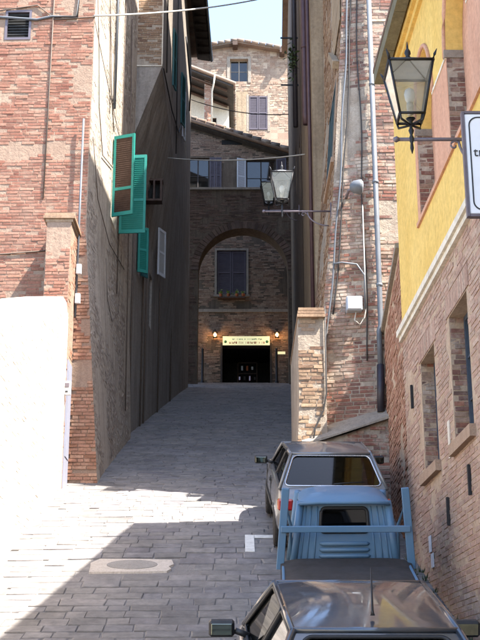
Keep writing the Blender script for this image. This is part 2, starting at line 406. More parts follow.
# paving stones: rows across the lane, the nearest in view as single pieces
def stone_shape(L, Wd, r):
    e = .02
    def jt(): return r.uniform(-.02, .02)
    o = [(-L / 2 + jt(), -Wd / 2 + jt()), (L / 2 + jt(), -Wd / 2 + jt()), (L / 2 + jt(), Wd / 2 + jt()), (-L / 2 + jt(), Wd / 2 + jt())]
    vs = [(x, y, -.05) for x, y in o] + [(x, y, -.009) for x, y in o] + [(x - math.copysign(e, x), y - math.copysign(e, y), 0) for x, y in o]
    fs = [(8, 9, 10, 11)]
    for k in range(4):
        k2 = (k + 1) % 4
        fs += [(k, k2, 4 + k2, 4 + k), (4 + k, 4 + k2, 8 + k2, 8 + k)]
    return vs, fs
rs = random.Random(5)
stones = []
y = 4.0; row = 0
while y < 52.9:
    rh = rs.uniform(.21, .28)
    x0 = -3.3 if y < 21 else -3.15
    x1 = 2.75 if y < 19 else 2.6
    x = x0 - rs.random() * .3
    while x < x1:
        Ln = rs.choice([.24, .3, .34, .4, .46, .52]) * rs.uniform(.9, 1.1)
        cx = x + Ln / 2; cy = y + rh / 2 + .05 * noise.noise(Vector((cx * .6, y * .3, 1)))
        stones.append((cx, cy, Ln - .010, rh - .010)); x += Ln
    y += rh * .985
def mh(cx, cy): return -1.95 < cx < -.82 and 15.45 < cy < 16.15
stones = [s for s in stones if not (mh(s[0] - s[2] / 2 + .06, s[1]) or mh(s[0] + s[2] / 2 - .06, s[1]))]
def seen(s):
    p = pj((s[0], s[1], gz(s[1])))
    return 4 < p[0] < 476 and p[1] < 637 and s[0] < (.35 if s[1] < 17.5 else 1.0) and s[0] > -3.05
cand = sorted([s for s in stones if seen(s)], key=lambda s: s[1] - s[2] * .5)[:300]
cset = set(id(s) for s in cand)
rest = MB(); variants = []
rv = random.Random(8)
for k in range(8):
    vs, fs = stone_shape(1, .65, rv)
    vs = [(v[0], v[1] / .65, v[2]) for v in vs]
    me = bpy.data.meshes.new('paving_stone'); me.from_pydata(vs, [], fs); me.materials.append(M['stone']); variants.append(me)
for s in stones:
    cx, cy, Ln, rh = s
    a = math.atan(gs(cy)); zz = gz(cy) + bow(cx, cy) + rs.uniform(-.006, .006)
    rot = Matrix.Rotation(a + rs.uniform(-.015, .015), 4, 'X') @ Matrix.Rotation(rs.uniform(-.02, .02), 4, 'Y') @ Matrix.Rotation(rs.uniform(-.03, .03), 4, 'Z')
    if id(s) in cset:
        o = bpy.data.objects.new('paving_stone', rs.choice(variants))
        o.matrix_world = Matrix.Translation((cx, cy, zz)) @ rot @ Matrix.Diagonal((Ln, rh, 1, 1))
        link(o, street)
    else:
        vs, fs = stone_shape(Ln, rh, rs)
        T = Matrix.Translation((cx, cy, zz)) @ rot
        rest.add([T @ Vector(v) for v in vs], fs)
o = rest.build('paving_stones', M['stone'], street, recalc=False); o['kind'] = 'stuff'

def ground_plate(name, mat_, pts, lift, th, parent=None, **kw):
    b = MB(); n = len(pts)
    vs = [(x, y, gz(y) + bow(x, y) + lift) for x, y in pts] + [(x, y, gz(y) + bow(x, y) + lift - th) for x, y in pts]
    b.add(vs, [tuple(range(n)), tuple(range(n, 2 * n))[::-1]] + [(i, (i + 1) % n, n + (i + 1) % n, n + i) for i in range(n)])
    return b.build(name, mat_, parent)
# pale patch with oval lid
mhp = thing('manhole_cover', 'pale rectangular manhole surround with an oval lid set in the paving', 'manhole', (-1.38, 15.75, gz(15.75)))
pts = [(-1.92, 15.5), (-1.5, 15.49), (-1.1, 15.5), (-.93, 15.52), (-.88, 15.62), (-.92, 15.72), (-.86, 15.83), (-.9, 16.03), (-1.3, 16.06), (-1.85, 16.08), (-1.95, 15.9), (-1.93, 15.7)]
ground_plate('surround', M['slab'], pts, .014, .06, mhp)
ground_plate('lid', M['lid'], [(-1.4 + .33 * math.cos(a * .2618), 15.8 + .2 * math.sin(a * .2618)) for a in range(24)], .019, .03, mhp)
for pl in ([(.07, 16.42), (.2, 16.42), (.2, 17.35), (.07, 17.35)], [(.205, 17.18), (.62, 17.2), (.62, 17.35), (.205, 17.35)]):
    o = ground_plate('painted_line', M['paint_white'], pl, .013, .01, street)

# ------------------------------------------------------------------ walls
class Wl:
    def __init__(s, o, d, side=1, bat=None, xprof=None):
        s.o = Vector((o[0], o[1])); s.d = Vector((d[0], d[1])).normalized()
        s.n = Vector((-s.d.y, s.d.x)) * side; s.bat = bat or (lambda v: 0.0)
    def P(s, u, v, w=0.0):
        q = s.o + s.d * u + s.n * (w + s.bat(v)); return Vector((q.x, q.y, v))
    def box(s, mb, u0, u1, v0, v1, w0, w1):
        vs = [s.P(u, v, w) for w in (w0, w1) for v in (v0, v1) for u in (u0, u1)]
        mb.add(vs, [(0, 2, 3, 1), (4, 5, 7, 6), (0, 1, 5, 4), (2, 6, 7, 3), (0, 4, 6, 2), (1, 3, 7, 5)]); return mb
    def frame(s, u, v):
        du = Vector((s.d.x, s.d.y, 0)); dn = Vector((s.n.x, s.n.y, 0))
        dv = (s.P(u, v + .1) - s.P(u, v)).normalized(); return du, dv, dn

def surface(name, W, u0, u1, v0, vt, mat_, parent, holes=(), step=1.0, ul=None):
    """wall skin between u0..u1 and v0..vt(u), with openings that have real reveals"""
    top = vt if callable(vt) else (lambda u: vt)
    us = sorted(set([u0, u1] + [h[0] for h in holes] + [h[1] for h in holes] + [u0 + (u1 - u0) * k / max(1, int(abs(u1 - u0) / step)) for k in range(int(abs(u1 - u0) / step) + 1)]))
    us = [u for u in us if u0 - 1e-6 <= u <= u1 + 1e-6]
    vmax = max(top(u) for u in us)
    vs_ = sorted(set([v0, vmax] + [h[2] for h in holes] + [h[3] for h in holes] + [v0 + k * step for k in range(int((vmax - v0) / step) + 1)]))
    b = MB()
    for a, c in zip(us, us[1:]):
        if c - a < 1e-6: continue
        for p, q in zip(vs_, vs_[1:]):
            if q - p < 1e-6: continue
            um, vm = (a + c) / 2, (p + q) / 2
            if any(h[0] < um < h[1] and h[2] < vm < h[3] for h in holes): continue
            ta, tc = top(a), top(c)
            if ta <= p and tc <= p: continue
            b.quad(W.P(a, p), W.P(c, p), W.P(c, min(q, max(tc, p))), W.P(a, min(q, max(ta, p))))
    for h in holes:
        a, c, p, q, dep = h[:5]
        b.quad(W.P(a, p), W.P(a, q), W.P(a, q, -dep), W.P(a, p, -dep)); b.quad(W.P(c, p), W.P(c, q), W.P(c, q, -dep), W.P(c, p, -dep))
        b.quad(W.P(a, p), W.P(c, p), W.P(c, p, -dep), W.P(a, p, -dep)); b.quad(W.P(a, q), W.P(c, q), W.P(c, q, -dep), W.P(a, q, -dep))
    return b.build(name, mat_, parent, recalc=False)

BV = {}
def brick_variants(m):
    if m.name not in BV:
        l = []
        for k in range(5):
            r = random.Random(k); e = .03
            def j(): return r.uniform(-.02, .02)
            o = [(-.5, -.5), (.5, -.5), (.5, .5), (-.5, .5)]
            vs = [(x, y, -.5) for x, y in o] + [(x, y, .38 + j()) for x, y in o] + [(x * (1 - e) + j(), y * (1 - 4 * e) + j(), .5 + j() * 3) for x, y in o]
            fs = [(8, 9, 10, 11)]
            for q in range(4):
                q2 = (q + 1) % 4; fs += [(q, q2, 4 + q2, 4 + q), (4 + q, 4 + q2, 8 + q2, 8 + q)]
            me = bpy.data.meshes.new('brick'); me.from_pydata(vs, [], fs); me.materials.append(m); l.append(me)
        BV[m.name] = l
    return BV[m.name]

def brickwork(parent, W, u0, u1, v0, v1, m, skip=None, bl=.27, bh=.06, j=.014, pr=.010, amp=.005, cover=.0, seed=1, nparts=0, vis=None, uprof=None, name='brickwork', part='brick', rag=.004):
    r = random.Random(seed); cells = []; v = v0
    while v < v1:
        h = bh * r.uniform(.94, 1.06)
        L0, L1 = (uprof(v) if uprof else (u0, u1))
        u = L0 - r.random() * bl
        while u < L1:
            L = bl * (r.uniform(.85, 1.08) if r.random() > .25 else r.uniform(.42, .55))
            a, c = max(u, L0), min(u + L - j, L1)
            if c - a > .04 and not (skip and skip(a, c, v, v + h - j)):
                w = pr + r.gauss(0, amp)
                if cover > 0:
                    nz = noise.fractal(Vector(((a + c) * .35 + seed * 7.1, v * .7, seed * 1.7)), .9, 2.1, 4)
                    w -= max(0, nz + cover - .35) * .08
                if w > .0015: cells.append((a, c, v, v + h - j, w))
            u += L
        v += h
    sel = set()
    if nparts:
        def ok(ce):
            p = W.P((ce[0] + ce[1]) / 2, (ce[2] + ce[3]) / 2); q = pj(p)
            return 3 < q[0] < 477 and 3 < q[1] < 637 and (vis is None or vis(q))
        cs = [i for i, ce in enumerate(cells) if ok(ce)]
        cs.sort(key=lambda i: (W.P(cells[i][0], cells[i][2]).length) - (cells[i][1] - cells[i][0]) * 3)
        sel = set(cs[:nparts])
    mb = MB(); mv = brick_variants(m) if sel else None
    for i, (a, c, p, q, w) in enumerate(cells):
        if i in sel:
            um, vm = (a + c) / 2, (p + q) / 2; du, dv, dn = W.frame(um, vm)
            ctr = W.P(um, vm, w - .03)
            X = Matrix(((du.x * (c - a), dv.x * (q - p), dn.x * .06, ctr.x), (du.y * (c - a), dv.y * (q - p), dn.y * .06, ctr.y), (du.z, dv.z * (q - p), dn.z, ctr.z), (0, 0, 0, 1)))
            o = bpy.data.objects.new(part, r.choice(mv)); o.matrix_world = X; link(o, parent)
        else:
            def jt(): return r.uniform(-rag, rag)
            vs = [W.P(a, p, -.01), W.P(c, p, -.01), W.P(c, q, -.01), W.P(a, q, -.01), W.P(a + jt(), p + jt(), w + jt()), W.P(c + jt(), p + jt(), w + jt()), W.P(c + jt(), q + jt(), w + jt()), W.P(a + jt(), q + jt(), w + jt())]
            mb.add(vs, [(4, 5, 6, 7), (0, 1, 5, 4), (1, 2, 6, 5), (2, 3, 7, 6), (3, 0, 4, 7)])
    if mb.v:
        o = mb.build(name, m, parent, recalc=False); o['kind'] = 'stuff'

def rects_skip(holes, mg=.0):
    return lambda a, c, p, q: any(a < h[1] + mg and c > h[0] - mg and p < h[3] + mg and q > h[2] - mg for h in holes)

def core(parent, x0, x1, y0, y1, z0, z1, m, name='shadow_core'):  # unseen solid box added inside a house to keep light from leaking through
    return solo(name, m, lambda b: b.box(((x0 + x1) / 2, (y0 + y1) / 2, (z0 + z1) / 2), (x1 - x0, y1 - y0, z1 - z0)), parent)

def wbar(name, W, rects, m, parent):
    b = MB()
    for r in rects: W.box(b, *r)
    return b.build(name, m, parent)

def window(parent, W, u0, u1, v0, v1, dep, fm, nu=2, nv=3, fw=.06, label=None, glass=None):
    rs_ = [(u0, u0 + fw, v0, v1, -dep, -dep + .05), (u1 - fw, u1, v0, v1, -dep, -dep + .05), (u0 + fw, u1 - fw, v0, v0 + fw, -dep, -dep + .05), (u0 + fw, u1 - fw, v1 - fw, v1, -dep, -dep + .05)]
    for k in range(1, nu):
        c = u0 + (u1 - u0) * k / nu; rs_.append((c - .03, c + .03, v0 + fw, v1 - fw, -dep, -dep + .045))
    wn_ = wbar('window', W, rs_, fm, parent)
    if label: wn_['label'] = label
    for i in range(nu):
        a = u0 + (u1 - u0) * i / nu; c = u0 + (u1 - u0) * (i + 1) / nu
        b = MB(); W.box(b, a + .02, c - .02, v0 + .03, v1 - .03, -dep + .01, -dep + .016); b.build('pane', glass or M['glass_dark'], wn_)
        for k in range(1, nv):
            z = v0 + (v1 - v0) * k / nv
            b = MB(); W.box(b, a + .03, c - .03, z - .012, z + .012, -dep + .017, -dep + .04); b.build('glazing_bar', fm, wn_)
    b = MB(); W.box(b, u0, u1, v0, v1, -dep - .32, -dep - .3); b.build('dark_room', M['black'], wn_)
    return wn_

def shutter(parent, hinge, z0, z1, ang, wdt, m, slatm=None, label=None, rails=(.5,)):
    """louvred leaf: hinge (x,y), opens along direction ang in plan"""
    d = Vector((math.cos(ang), math.sin(ang), 0)); n = Vector((-d.y, d.x, 0)); H = Vector((hinge[0], hinge[1], 0))
    def bx(b, a0, a1, p, q, t):
        vs = [H + d * a + n * w + Vector((0, 0, z)) for w in (-t, t) for z in (p, q) for a in (a0, a1)]
        b.add(vs, [(0, 2, 3, 1), (4, 5, 7, 6), (0, 1, 5, 4), (2, 6, 7, 3), (0, 4, 6, 2), (1, 3, 7, 5)])
    b = MB(); f = .055
    bx(b, 0, f, z0, z1, .022); bx(b, wdt - f, wdt, z0, z1, .022)
    bx(b, f, wdt - f, z0, z0 + .09, .02); bx(b, f, wdt - f, z1 - .08, z1, .02)
    for q in rails:
        z = z0 + (z1 - z0) * q; bx(b, f, wdt - f, z - .035, z + .035, .02)
    o = b.build('shutter', m, parent)
    if label: o['label'] = label
    s = MB(); z = z0 + .1
    while z < z1 - .1:
        vs = [H + d * a + n * w + Vector((0, 0, zz)) for (w, zz) in ((-.016, z + .042), (-.012, z + .048), (.016, z), (.012, z - .006)) for a in (f, wdt - f)]
        s.add(vs, [(0, 1, 3, 2), (2, 3, 5, 4), (4, 5, 7, 6), (6, 7, 1, 0), (0, 2, 4, 6), (1, 7, 5, 3)]); z += .052
    q = s.build('slats', slatm or m, o); q['kind'] = 'stuff'
    return o

def sag(a, b_, drop, n=14):
    a, b_ = Vector(a), Vector(b_)
    return [a.lerp(b_, i / n) - Vector((0, 0, drop * 4 * (i / n) * (1 - i / n))) for i in range(n + 1)]
def cable(name, pts, r, m, label, cat='cable', parent=None, group=None):
    b = MB(); b.tube(pts, r, 6); o = b.build(name, m, parent)
    if parent is None: tag(o, label, cat, group)
    return o

# ------------------------------------------------------------------ yellow house on the right
H = thing('yellow_house', 'yellow plastered house over a brick ground floor, rising beside the parked cars', 'house', (2.6, 10, gz(10)))
WR = Wl((2.75, 0), (-.0262, 1), 1)
win1 = (14.14, 15.1, 2.72, 4.18, .22); win2 = (12.2, 13.18, 2.72, 4.2, .22); win3 = (10.2, 11.2, 2.72, 4.2, .22)
wins = [win1, win2, win3]
surface('wall', WR, -6, 16.4, -4.5, 4.86, M['mortar_right'], H, wins, 1.2)
ny = [(13.38, 14.55, 6.0, 8.1, .2), (11.33, 12.5, 6.0, 8.1, .2), (9.2, 10.4, 6.0, 8.1, .2)]
surface('upper_wall', WR, -6, 16.4, 4.86, 9.05, M['yellow'], H, ny, 1.2)
b = MB(); b.quad(WR.P(16.4, -2, 0), WR.P(16.4, 9.05, 0), WR.P(16.4, 9.05, -6), WR.P(16.4, -2, -6)); b.build('end_wall', M['yellow'], H)
core(H, 3.05, 9.5, -6, 16.3, -4.5, 9.0, M['plaster_tan'])
rwin = rects_skip(wins, .0)
def sk_right(a, c, p, q):
    if rwin(a, c, p, q): return True
    ym = (a + c) / 2
    return q < gz(ym) - .1
# nearest bricks as single pieces; brick reveal at each opening
brickwork(H, WR, 9.6, 16.4, -.6, 4.86, M['brick_right'], sk_right, .27, .062, .010, .0045, .002, .05, 3, 300, vis=lambda q: q[0] > 402 and q[1] > 330)
for (a, c, p, q, d) in wins:
    WJ = Wl(WR.P(c, 0, 0)[:2], WR.n * -1, -1)
    brickwork(H, WJ, 0.01, d, p, q, M['brick_tall'], None, .22, .062, .012, .006, .003, 0, 4, name='reveal_bricks')
    window(H, WR, a, c, p, q, d, M['slate_wood'], 2, 3)
    o = wbar('sill', WR, [(a - .08, c + .08, p - .13, p, -.1, .07)], M['sill'], H)
    n = int((c - a + .3) / .075)
    mb = MB()
    for k in range(n):
        u = a - .15 + k * .075; WR.box(mb, u, u + .062, q + .012, q + .26, -.01, .010 + RND.uniform(0, .004))
    o = mb.build('lintel_bricks', M['brick_right'], H, recalc=False); o['kind'] = 'stuff'
wbar('string_course', WR, [(-6, 16.43, 4.86, 4.93, .0, .05), (-6, 16.44, 4.93, 5.02, .0, .085)], M['cream'], H)
for (a, c, p, q, d) in ny:
    sp = 7.2; um = (a + c) / 2; hw = (c - a) / 2
    for s in (-1, 1):
        poly = []
        for k in range(9):
            t = math.pi / 2 * k / 8
            poly.append(WR.P(um + s * hw * math.cos(t), sp + (q - sp) * math.sin(t), .001))
        poly.append(WR.P(um + s * hw, q, .001))
        mb = MB(); mb.prism(poly, Vector((-WR.n.x, -WR.n.y, 0)) * .199); mb.build('spandrel', M['yellow'], H)
    mb = MB(); WR.box(mb, a, c, p, q, -.24, -.2); mb.build('niche_panel', M['pink'], H)
    WJ = Wl(WR.P(c, 0, 0)[:2], WR.n * -1, -1)
    mb = MB(); WJ.box(mb, .0, d, p, q, .0005, .003); mb.build('jamb', M['mortar'], H)
    brickwork(H, WJ, .0, d, p, sp, M['brick_tall'], None, .2, .062, .012, .006, .003, 0, 5, name='reveal_bricks')
    wbar('impost', WR, [(c - .02, c + .04, sp - .02, sp + .08, -.2, .03)], M['concrete'], H)
    # moulded arch rim
    rim = [WR.P(um + (hw + .04) * math.cos(math.pi * k / 16), sp + (q - sp + .04) * math.sin(math.pi * k / 16), .012) for k in range(17)]
    mb = MB(); mb.tube(rim, .03, 6); mb.build('arch_rim', M['pink'], H)
for (a, c) in ((12.5, 13.38), (10.4, 11.33), (14.55, 14.72)):
    wbar('pier_face', WR, [(a, c, 6.0, 7.17, -.002, .008)], M['pink'], H)
    wbar('pier_band', WR, [(a, c, 7.17, 7.21, -.002, .02)], M['cream'], H)
wbar('ledge', WR, [(-6, 14.75, 5.94, 6.0, -.01, .03)], M['pink'], H)
# eaves: soffit boards, rafters, deep fascia with gutter
mb = MB(); mb.quad(WR.P(-6, 9.0, 0), WR.P(16.32, 9.0, 0), WR.P(16.32, 8.96, .14), WR.P(-6, 8.96, .14)); mb.build('soffit', M['yellow'], H)
nseg = 22
for k in range(nseg):
    a = -6 + 22.3 * k / nseg; c = -6 + 22.3 * (k + 1) / nseg - .012
    mb = MB(); WR.box(mb, a, c, 8.9, 9.16, .13, .29); mb.build('fascia', M['fascia'], H)
wbar('cornice', WR, [(-6, 16.41, 8.84, 8.96, 0, .1), (-6, 16.41, 8.74, 8.84, 0, .05)], M['yellow'], H)
mb = MB(); mb.prism([WR.P(-6, 9.1, .3), WR.P(-6, 9.16, .3), WR.P(-6, 10.3, -3.4), WR.P(-6, 9.16, -7), WR.P(-6, 9.1, -7)], (Vector(WR.P(16.32, 0)) - Vector(WR.P(-6, 0))))
mb.build('roof', M['tile'], H)
# torn notices and iron ties on the brick
for (u, v, w_, h_) in ((15.0, 1.83, .14, .2), (14.9, 1.62, .15, .17)):
    o = wbar('notice', WR, [(u - w_, u, v - h_ / 2, v + h_ / 2, .012, .022)], M['white_box'], H)
for (u, v) in ((13.7, 2.05), (15.75, 3.9), (12.5, 2.2)):
    wbar('iron_tie', WR, [(u - .025, u + .025, v - .16, v + .16, .008, .035)], M['iron'], H)
wbar('plaster_patch', WR, [(13.42, 13.52, 2.62, 3.05, .004, .016)], M['cream'], H)

# ------------------------------------------------------------------ low wall in the gap
G = thing('yard_wall', 'low brick yard wall closing the gap behind the yellow house', 'wall', (2.4, 17.5, gz(17.5)))
WG = Wl((2.33, 16.42), (0.03, 1), 1)
mb = MB()
mb.prism([WG.P(0, 1.5, 0), WG.P(2.86, 1.5, 0), WG.P(2.86, 5.85, 0), WG.P(0, 6.3, 0)], (.35, 0, 0)); mb.build('wall', M['mortar_right'], G)
brickwork(G, WG, 0, 2.84, 1.6, 6.3, M['brick_orange'], lambda a, c, p, q: q > 6.28 - .19 * c, .27, .062, .013, .008, .004, .1, 9, name='brickwork')
mb = MB(); mb.prism([WG.P(-.02, 6.3, .06), WG.P(2.86, 5.85, .06), WG.P(2.86, 5.93, .06), WG.P(-.02, 6.38, .06)], (.48, 0, 0)); mb.build('coping', M['concrete'], G)

# ------------------------------------------------------------------ tall brick house on the right, battered corner
T = thing('tall_brick_house', 'tall weathered brick house with battered corner, jutting into the lane beyond the yellow house', 'house', (1.5, 20, gz(20)))
LXP = [(1.5, .98), (3, 1.05), (5, 1.28), (8.2, 1.62), (12.1, 1.88), (20, 1.95), (30, 1.97)]
def LX(v):
    for (a, xa), (c, xc) in zip(LXP, LXP[1:]):
        if a <= v <= c: return xa + (xc - xa) * (v - a) / (c - a)
    return LXP[0][1] if v < LXP[0][0] else LXP[-1][1]
def FY(x): return 19.3 + .22 * max(0, 2.3 - x)
class WFront(Wl):
    def P(s, u, v, w=0.0): return Vector((u, FY(u) - w, v))
    def frame(s, u, v):
        k = .22 if u < 2.3 else 0.0
        return Vector((1, -k, 0)).normalized(), Vector((0, 0, 1)), Vector((-k, -1, 0)).normalized()
WT = WFront((0, 19.3), (1, 0), -1)
mb = MB(); v = 1.5
while v < 19.2:
    v2 = min(v + .5, 19.2)
    mb.quad((LX(v), FY(LX(v)), v), (2.3, 19.3, v), (2.3, 19.3, v2), (LX(v2), FY(LX(v2)), v2)); mb.quad((2.3, 19.3, v), (7, 19.3, v), (7, 19.3, v2), (2.3, 19.3, v2))
    mb.quad((LX(v), FY(LX(v)), v), (LX(v), 24.2, v), (LX(v2), 24.2, v2), (LX(v2), FY(LX(v2)), v2)); v = v2
mb.build('wall', M['mortar_tall'], T, recalc=False)
core(T, 2.25, 8, 19.7, 24.1, 1.5, 19.15, M['plaster_tan'])
brickwork(T, WT, 0, 3, 3.2, 14.5, M['brick_tall'], lambda a, c, p, q: (q < 3.9 + .36 * (a - 1.1)), .27, .066, .014, .008, .004, .06, 13, 300, vis=lambda q: 320 < q[0] < 398 and q[1] < 445, uprof=lambda v: (LX(v), 3.0), rag=.003)
class WSide(Wl):
    def P(s, u, v, w=0.0): return Vector((LX(v) - w, FY(LX(v)) + u, v))
    def frame(s, u, v): return Vector((0, 1, 0)), (s.P(u, v + .1) - s.P(u, v)).normalized(), Vector((-1, 0, 0))
WTS = WSide((0, 0), (0, 1), 1)
# side window with dark teal shutters
sw = (.35, 2.0, 9.35, 10.9, .15)
brickwork(T, WTS, .02, 4.6, 3.2, 17, M['brick_side'], rects_skip([sw], .05), .27, .066, .014, .008, .004, .15, 15)
wbar('window_surround', WTS, [(.26, .35, 9.3, 10.95, -.01, .03), (2.0, 2.09, 9.3, 10.95, -.01, .03), (.26, 2.09, 10.95, 11.03, -.01, .03), (.22, 2.13, 9.2, 9.3, -.01, .06)], M['sill'], T)
for u in (.37, 1.19):
    s_ = wbar('shutter', WTS, [(u, u + .05, 9.32, 10.93, .0, .035), (u + .73, u + .78, 9.32, 10.93, .0, .035), (u + .05, u + .73, 9.32, 9.4, .0, .035), (u + .05, u + .73, 10.85, 10.93, .0, .035)], M['shutter_dark'], T)
    mb = MB()
    for k in range(28): WTS.box(mb, u + .05, u + .73, 9.42 + k * .051, 9.42 + k * .051 + .04, .004, .02)
    q = mb.build('slats', M['shutter_dark'], s_); q['kind'] = 'stuff'
# sloping coping on the side and plaster band above
mb = MB(); mb.prism([WTS.P(.2, 11.05, .0), WTS.P(1.9, 12.2, .0), WTS.P(1.9, 12.36, .0), WTS.P(.1, 11.15, .0)], (-.12, 0, 0)); mb.build('sloping_coping', M['plaster_tan'], T)
mb = MB()
for k in range(6): WTS.box(mb, .1, 1.8, 11.5 + k * .5, 11.98 + k * .5, .02, .035) if k else None
mb.build('plaster_band', M['plaster_tan'], T)
mb = MB(); mb.prism([(1.75, 19.4, 19.2), (1.75, 19.4, 19.32), (1.75, 24.15, 19.32), (1.75, 24.15, 19.2)], (7, 0, 0)); mb.build('roof', M['tile'], T)
# base: sloping rendered ledge over rougher brick plinth
mb = MB(); mb.prism([(1.02, 19.06, 2.2), (2.5, 19.06, 2.2), (2.5, 19.06, 4.42), (1.75, 19.06, 4.12), (1.02, 19.06, 3.9)], (0, .6, 0)); mb.build('plinth', M['mortar_tall'], T)
WPn = Wl((0, 19.06), (1, 0), -1)
brickwork(T, WPn, 1.06, 2.46, 2.4, 4.4, M['brick_tall'], lambda a, c, p, q: q > 3.86 + .36 * (a - 1.06) or q > 4.34, .26, .066, .016, .010, .007, .28, 19, name='plinth_bricks')
mb = MB(); mb.prism([(1.0, 18.98, 3.88), (1.75, 18.98, 4.1), (2.52, 18.98, 4.38), (2.52, 19.34, 4.62), (1.75, 19.5, 4.42), (1.0, 19.6, 4.2)], (0, 0, .05)); mb.build('ledge', M['concrete'], T)
# buttress with tile cap
WB = Wl((0, 19.16), (1, 0), -1)
def bx_l(v): return .97 - max(0, 4.6 - v) * .05
mb = MB(); mb.prism([(bx_l(2), 19.16, 2), (1.42, 19.16, 2), (1.42, 19.16, 6.1), (bx_l(6.1), 19.16, 6.1), (bx_l(4.6), 19.16, 4.6)], (0, 3.0, 0)); mb.build('buttress', M['mortar_tall'], T)
brickwork(T, WB, .9, 1.4, 2.4, 6.08, M['brick_side'], None, .26, .066, .016, .010, .006, .15, 21, uprof=lambda v: (bx_l(v), 1.38), name='buttress_bricks')
for k in range(3):
    mb = MB(); mb.box((1.19, 20.6, 6.125 + k * .055), (.47 - .02 * k, 3.05, .048)); mb.build('cap_course', M['brick_side'], T)
# drain pipe, cables, floodlight, meter box on the front
def pipe(name, pts, r, m, parent, clips=True):
    mb = MB(); mb.tube(pts, r, 10); o = mb.build(name, m, parent)
    return o
dp = pipe('drain_pipe', [(2.36, 19.2, 15.5), (2.36, 19.2, 6.0), (2.33, 19.2, 5.9), (2.33, 19.2, 5.3)], .046, M['pipe_grey'], T)
pipe('drain_pipe', [(2.33, 19.2, 5.3), (2.31, 19.2, 4.5)], .062, M['pipe_black'], T)
for z in (14.2, 12.4, 10.5, 8.6, 6.7):
    mb = MB(); mb.lathe([(.056, -.025), (.056, .025)], (2.36, 19.2, z), 10); mb.build('pipe_clip', M['pipe_grey'], dp)
mb = MB(); mb.tube([(LX(z) + .1 + .015 * math.sin(z * 3), FY(LX(z) + .1) - .05, z) for z in [15 - .25 * k for k in range(44)]], .017, 6); mb.build('conduit', M['pipe_grey'], T)
mb = MB(); mb.tube([(LX(z) + .17 + .02 * math.sin(z * 2), FY(LX(z) + .17) - .03, z) for z in [15 - .25 * k for k in range(36)]], .014, 5); mb.build('wire', M['cable'], T)
mb = MB(); mb.tube([(2.14 + .02 * math.sin(z * 2.1), FY(2.14) - .03, z) for z in [15 - .3 * k for k in range(33)]], .012, 5); mb.build('wire', M['cable'], T)
mb = MB(); mb.tube([(1.96, 19.27, 6.25), (1.93, 19.27, 6.1), (2.02, 19.27, 6.02), (2.1, 19.27, 6.15), (2.13, 19.27, 6.3), (2.13, 19.27, 8.2)], .011, 5); mb.build('wire', M['cable_white'], T)
mb = MB(); mb.tube([(LX(7.2) + .1, 19.38, 7.15), (1.75, 19.37, 7.17), (2.0, 19.32, 7.12), (2.12, 19.26, 6.9), (2.12, 19.26, 6.3)], .016, 5); mb.build('wire', M['pipe_grey'], T)
mb = MB(); mb.tube([(1.1 + .02, 19.02, 3.6), (1.22, 19.1, 4.2), (1.36, 19.12, 4.5), (1.42, 19.13, 4.8), (1.42, 19.13, 6.3)], .014, 5); mb.build('wire', M['cable'], T)
mbx = thing('meter_box', 'small pale grey junction box on the tall brick house, below the floodlight', 'meter box', (1.93, 19.27, 6.3))
solo('case', M['grey_box'], lambda b: b.box((1.93, 19.29, 6.38), (.27, .2, .25), None, .015), mbx)
solo('lid', M['white_box'], lambda b: b.box((1.93, 19.18, 6.38), (.23, .02, .21), None, .008), mbx)
fl = thing('floodlight', 'small grey wall floodlight on an arm on the tall brick house', 'floodlight', (2.05, 19.28, 8.3))
solo('arm', M['iron_grey'], lambda b: b.tube([(1.86, 19.42, 8.38), (1.88, 19.1, 8.4), (2.0, 19.02, 8.42)], .025, 8), fl)
solo('head', M['pipe_grey'], lambda b: b.lathe([(.05, -.16), (.11, -.1), (.13, 0), (.13, .04), (.11, .05)], (2.05, 19.0, 8.42), 14, 'x'), fl)
solo('lens', M['clear_lens'], lambda b: b.lathe([(.105, 0), (.1, .012)], (2.1, 19.0, 8.42), 14, 'x'), fl)

# ------------------------------------------------------------------ right-hand houses further up
A = thing('plaster_house', 'narrow tan plastered house with brown downpipe beyond the tall brick house', 'house', (2, 27, gz(27)))
WA = Wl((1.62, 24.2), (.02, 1), 1)
wa1 = (2.4, 3.2, 14.6, 16.2, .15)
surface('wall', WA, 0, 7, 3.5, 25, M['plaster_tan'], A, [wa1], 1.0)
mb = MB(); mb.quad((1.62, 24.2, 3.5), (8, 24.2, 3.5), (8, 24.2, 25), (1.62, 24.2, 25)); mb.build('end_wall', M['plaster_tan'], A)
core(A, 2.0, 8, 24.5, 31.1, 3.5, 24.9, M['plaster_tan'])
window(A, WA, *wa1, M['dark_wood'], 2, 2)
mb = MB(); mb.prism([(1.1, 24, 25), (1.1, 24, 25.15), (1.1, 31.3, 25.15), (1.1, 31.3, 25)], (7, 0, 0)); mb.build('roof', M['tile'], A)
p1 = pipe('downpipe', [(1.55, 25.6, 25), (1.55, 25.6, 13.2), (1.56, 25.6, 12.95)], .075, M['pipe_brown'], A)
pipe('downpipe', [(1.56, 24.35, 20), (1.56, 24.35, 7.0)], .045, M['pipe_brown'], A)
for z in (20, 17.5, 15):
    mb = MB(); mb.lathe([(.085, -.03), (.085, .03)], (1.55, 25.6, z), 10); mb.build('pipe_clip', M['pipe_brown'], p1)
p2 = pipe('downpipe', [(1.55, 30.2, 25), (1.55, 30.2, 15.2)], .07, M['pipe_black'], A)
for z in (22, 18, 16.5):
    mb = MB(); mb.box((1.4, 30.2, z), (.5, .03, .04)); mb.build('bracket', M['iron'], p2)
B3 = thing('brown_house', 'dark brown rendered house on the right, running up to the arch', 'house', (2.2, 40, gz(40)))
WB3 = Wl((1.75, 31.2), (.028, 1), 1)
